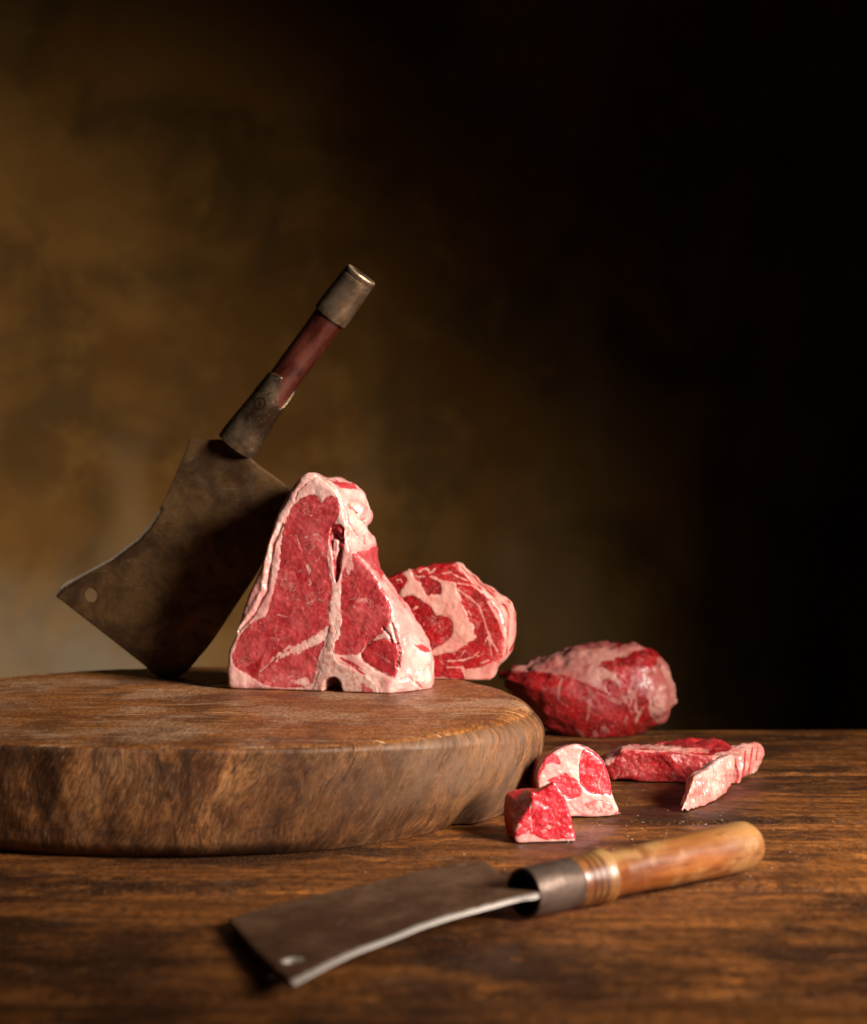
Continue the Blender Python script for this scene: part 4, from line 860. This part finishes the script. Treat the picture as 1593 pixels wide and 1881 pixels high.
def wmark(z, t, r):
    m_ = 0*z
    for (a, b), (c, d) in cut_s: m_ = np.maximum(m_, .9*sstep(.0007, .0002, dline(z, t*rb1, [(Zs(a), b*rb1), (Zs(c), d*rb1)])))
    for tt in (-.25, -.45): m_ = np.maximum(m_, .6*sstep(.0006, .0002, np.abs(((t-tt+math.pi) % (2*math.pi)-math.pi)*rb1+.0006*np.sin(z*90)))*(z < Zs(.66)))
    return m_
wd_per = lambda z, t: -.05*sstep(.55, .9, np.cos(t-rad(40)))*1.0+.0*z
lathe('wooden_grip', c1, P0, P1, wood, M_hdark, seg=160, up=upv, wob=.0004, per=wd_per, mark=wmark, seed=2)
cap = seglin([(Zs(.755), rpx(30)), (Zs(.755), rpx(33.2)), (Zs(.79), rpx(33.6)), (Zs(.97), rpx(31))], 900)+[(Zs(.972), rpx(30.6)), (Zs(.978), rpx(30.6)), (Zs(.980), rpx(31.2)), (Zs(1.002), rpx(30.2)), (Zs(1.006), rpx(28.5)), (Zs(1.007), rpx(20)), (Zs(1.007), .0002)]
lathe('end_cap', c1, P0, P1, cap, M_socket, seg=120, up=upv, wob=.0003, seed=3)
# forged tang between blade and socket
tg = [(405, 809), (455, 838), (452, 826), (428, 806), (410, 800)]
plate('tang', c1, O+nb*.0035, u, w_, nb, on_plane([(408, 814), (448, 838), (470, 800), (432, 778)]), [], .009, M_blade)

# --- the lying cleaver in the foreground
c2 = thing('cleaver', 'small rusty cleaver lying flat in the foreground with a honey-coloured turned wooden handle', 'cleaver', (0.0, 1.05, 0))
c2['label'] = 'rusty cleaver lying in the foreground with a honey-coloured turned wooden handle'
def at_z(px, py, z): d = (HC-z)*F/(py-CY); return np.array([(px-CX)*d/F, d, z])
# blade plane through three points: tip corner near the table, far corner, and the ferrule
Pa, Pb, Pc = at_z(536, 1800, .009), at_z(424, 1694, .004), at_z(975, 1645, .019)
u2 = Pc-Pa; u2 /= np.linalg.norm(u2); n2_ = np.cross(u2, Pb-Pa); n2_ /= np.linalg.norm(n2_)
if n2_[2] < 0: n2_ = -n2_
w2 = np.cross(n2_, u2)
pl = lambda pts: on_plane(pts, Pa, u2, w2, n2_)
bo2 = [(422, 1694), (428, 1691), (470, 1679), (528, 1662), (620, 1641), (700, 1623), (784, 1604), (850, 1591), (886, 1587), (895, 1590), (912, 1604), (935, 1620), (952, 1628), (985, 1640), (990, 1647), (979, 1651), (930, 1659), (848, 1681), (785, 1702), (720, 1727), (668, 1746), (624, 1766), (580, 1789), (548, 1806), (538, 1809), (524, 1801), (505, 1783), (475, 1755), (445, 1722)]
h2c = pl([(538, 1771)])[0]; hl2 = [(h2c[0]+.0052*math.cos(a), h2c[1]+.0052*math.sin(a)) for a in np.linspace(0, 2*math.pi, 36, endpoint=False)]
el2 = pl([(536, 1812), (580, 1790), (624, 1767), (668, 1747), (720, 1728), (785, 1703), (848, 1682), (930, 1660), (990, 1648)])
bl2 = plate('blade', c2, Pa, u2, w2, n2_, pl(bo2), [hl2], .0050, M_blade2, el2, .0065, rim=True)
Q0 = at_z(962, 1640, .0185); Q1 = at_z(1376, 1552, .0200); Hd = float(np.linalg.norm(Q1-Q0)); Z2 = lambda q: q*Hd
fer = seglin([(0, .0150), (Z2(.0), .0162), (Z2(.10), .0168), (Z2(.185), .0165), (Z2(.19), .0150)], 900)+seglin([(Z2(.19), .0140), (0.0, .0140), (0, .0150)], 300)
lathe('ferrule', c2, Q0, Q1, fer, M_ferrule, seg=96, wob=.0003, seed=4)
pr = [(Z2(.05), .0005), (Z2(.05), .0138), (Z2(.19), .0140), (Z2(.192), .0158)]
for i in range(4):
    z = .195+i*.025; pr += [(Z2(z), .0152+.0002*i), (Z2(z+.006), .0172+.0002*i), (Z2(z+.016), .0172+.0002*i), (Z2(z+.022), .0156+.0002*i)]
pr += [(Z2(.30), .0186), (Z2(.315), .0186), (Z2(.33), .0165), (Z2(.37), .0152), (Z2(.45), .0156), (Z2(.60), .0164), (Z2(.75), .0174), (Z2(.88), .0182), (Z2(.95), .0182), (Z2(.98), .0174), (Z2(.996), .0155), (Z2(1.003), .0115), (Z2(1.005), .006), (Z2(1.006), .0003)]
prs = []
for (a, b), (c, d) in zip(pr[:-1], pr[1:]):
    k = max(1, int(abs(c-a)/.0012)); prs += [(a+(c-a)*i/k, b+(d-b)*i/k) for i in range(k)]
prs.append(pr[-1])
rg = lambda z, t, r: .95*(sstep(.0011, .0004, np.abs(z-Z2(.222)))+sstep(.0011, .0004, np.abs(z-Z2(.247)))+sstep(.0011, .0004, np.abs(z-Z2(.272))))
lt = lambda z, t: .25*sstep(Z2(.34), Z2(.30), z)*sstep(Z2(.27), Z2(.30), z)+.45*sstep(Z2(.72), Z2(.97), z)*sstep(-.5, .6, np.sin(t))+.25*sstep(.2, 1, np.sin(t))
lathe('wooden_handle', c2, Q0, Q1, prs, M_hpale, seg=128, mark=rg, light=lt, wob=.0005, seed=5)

# ------------------------------------------------------------------ crumbs of fat and dust on the table top
cv, cf = [], []; rnd = random.Random(5)
for i in range(150):
    x = rnd.gauss(.17, .10); y = rnd.gauss(1.36, .13)
    if y < 1.0 or (x-cx0)**2+(y-cy0)**2 < .345**2: continue
    s = rnd.uniform(.0002, .00045); a = rnd.uniform(0, 3.1); l = s*rnd.uniform(1, 4); n0 = len(cv)
    ca, sa = math.cos(a), math.sin(a)
    for (p, q, r_) in ((-l, -s, 0), (l, -s, 0), (l, s, 0), (-l, s, 0), (-l*.6, 0, s*1.4), (l*.6, 0, s*1.4)):
        cv.append((x+p*ca-q*sa, y+p*sa+q*ca, r_+.0002))
    cf += [(n0, n0+1, n0+5, n0+4), (n0+1, n0+2, n0+5), (n0+2, n0+3, n0+4, n0+5), (n0+3, n0, n0+4), (n0+3, n0+2, n0+1, n0)]
tm = NT('crumb'); cm = tm.set(Base_Color=(.26, .19, .13), Roughness=.6)
cr_o = mesh_obj('crumbs', cv, cf, cm); cr_o['kind'] = 'stuff'; cr_o['label'] = 'tiny pale crumbs scattered on the table between the meat and the lying cleaver'; cr_o['category'] = 'crumbs'
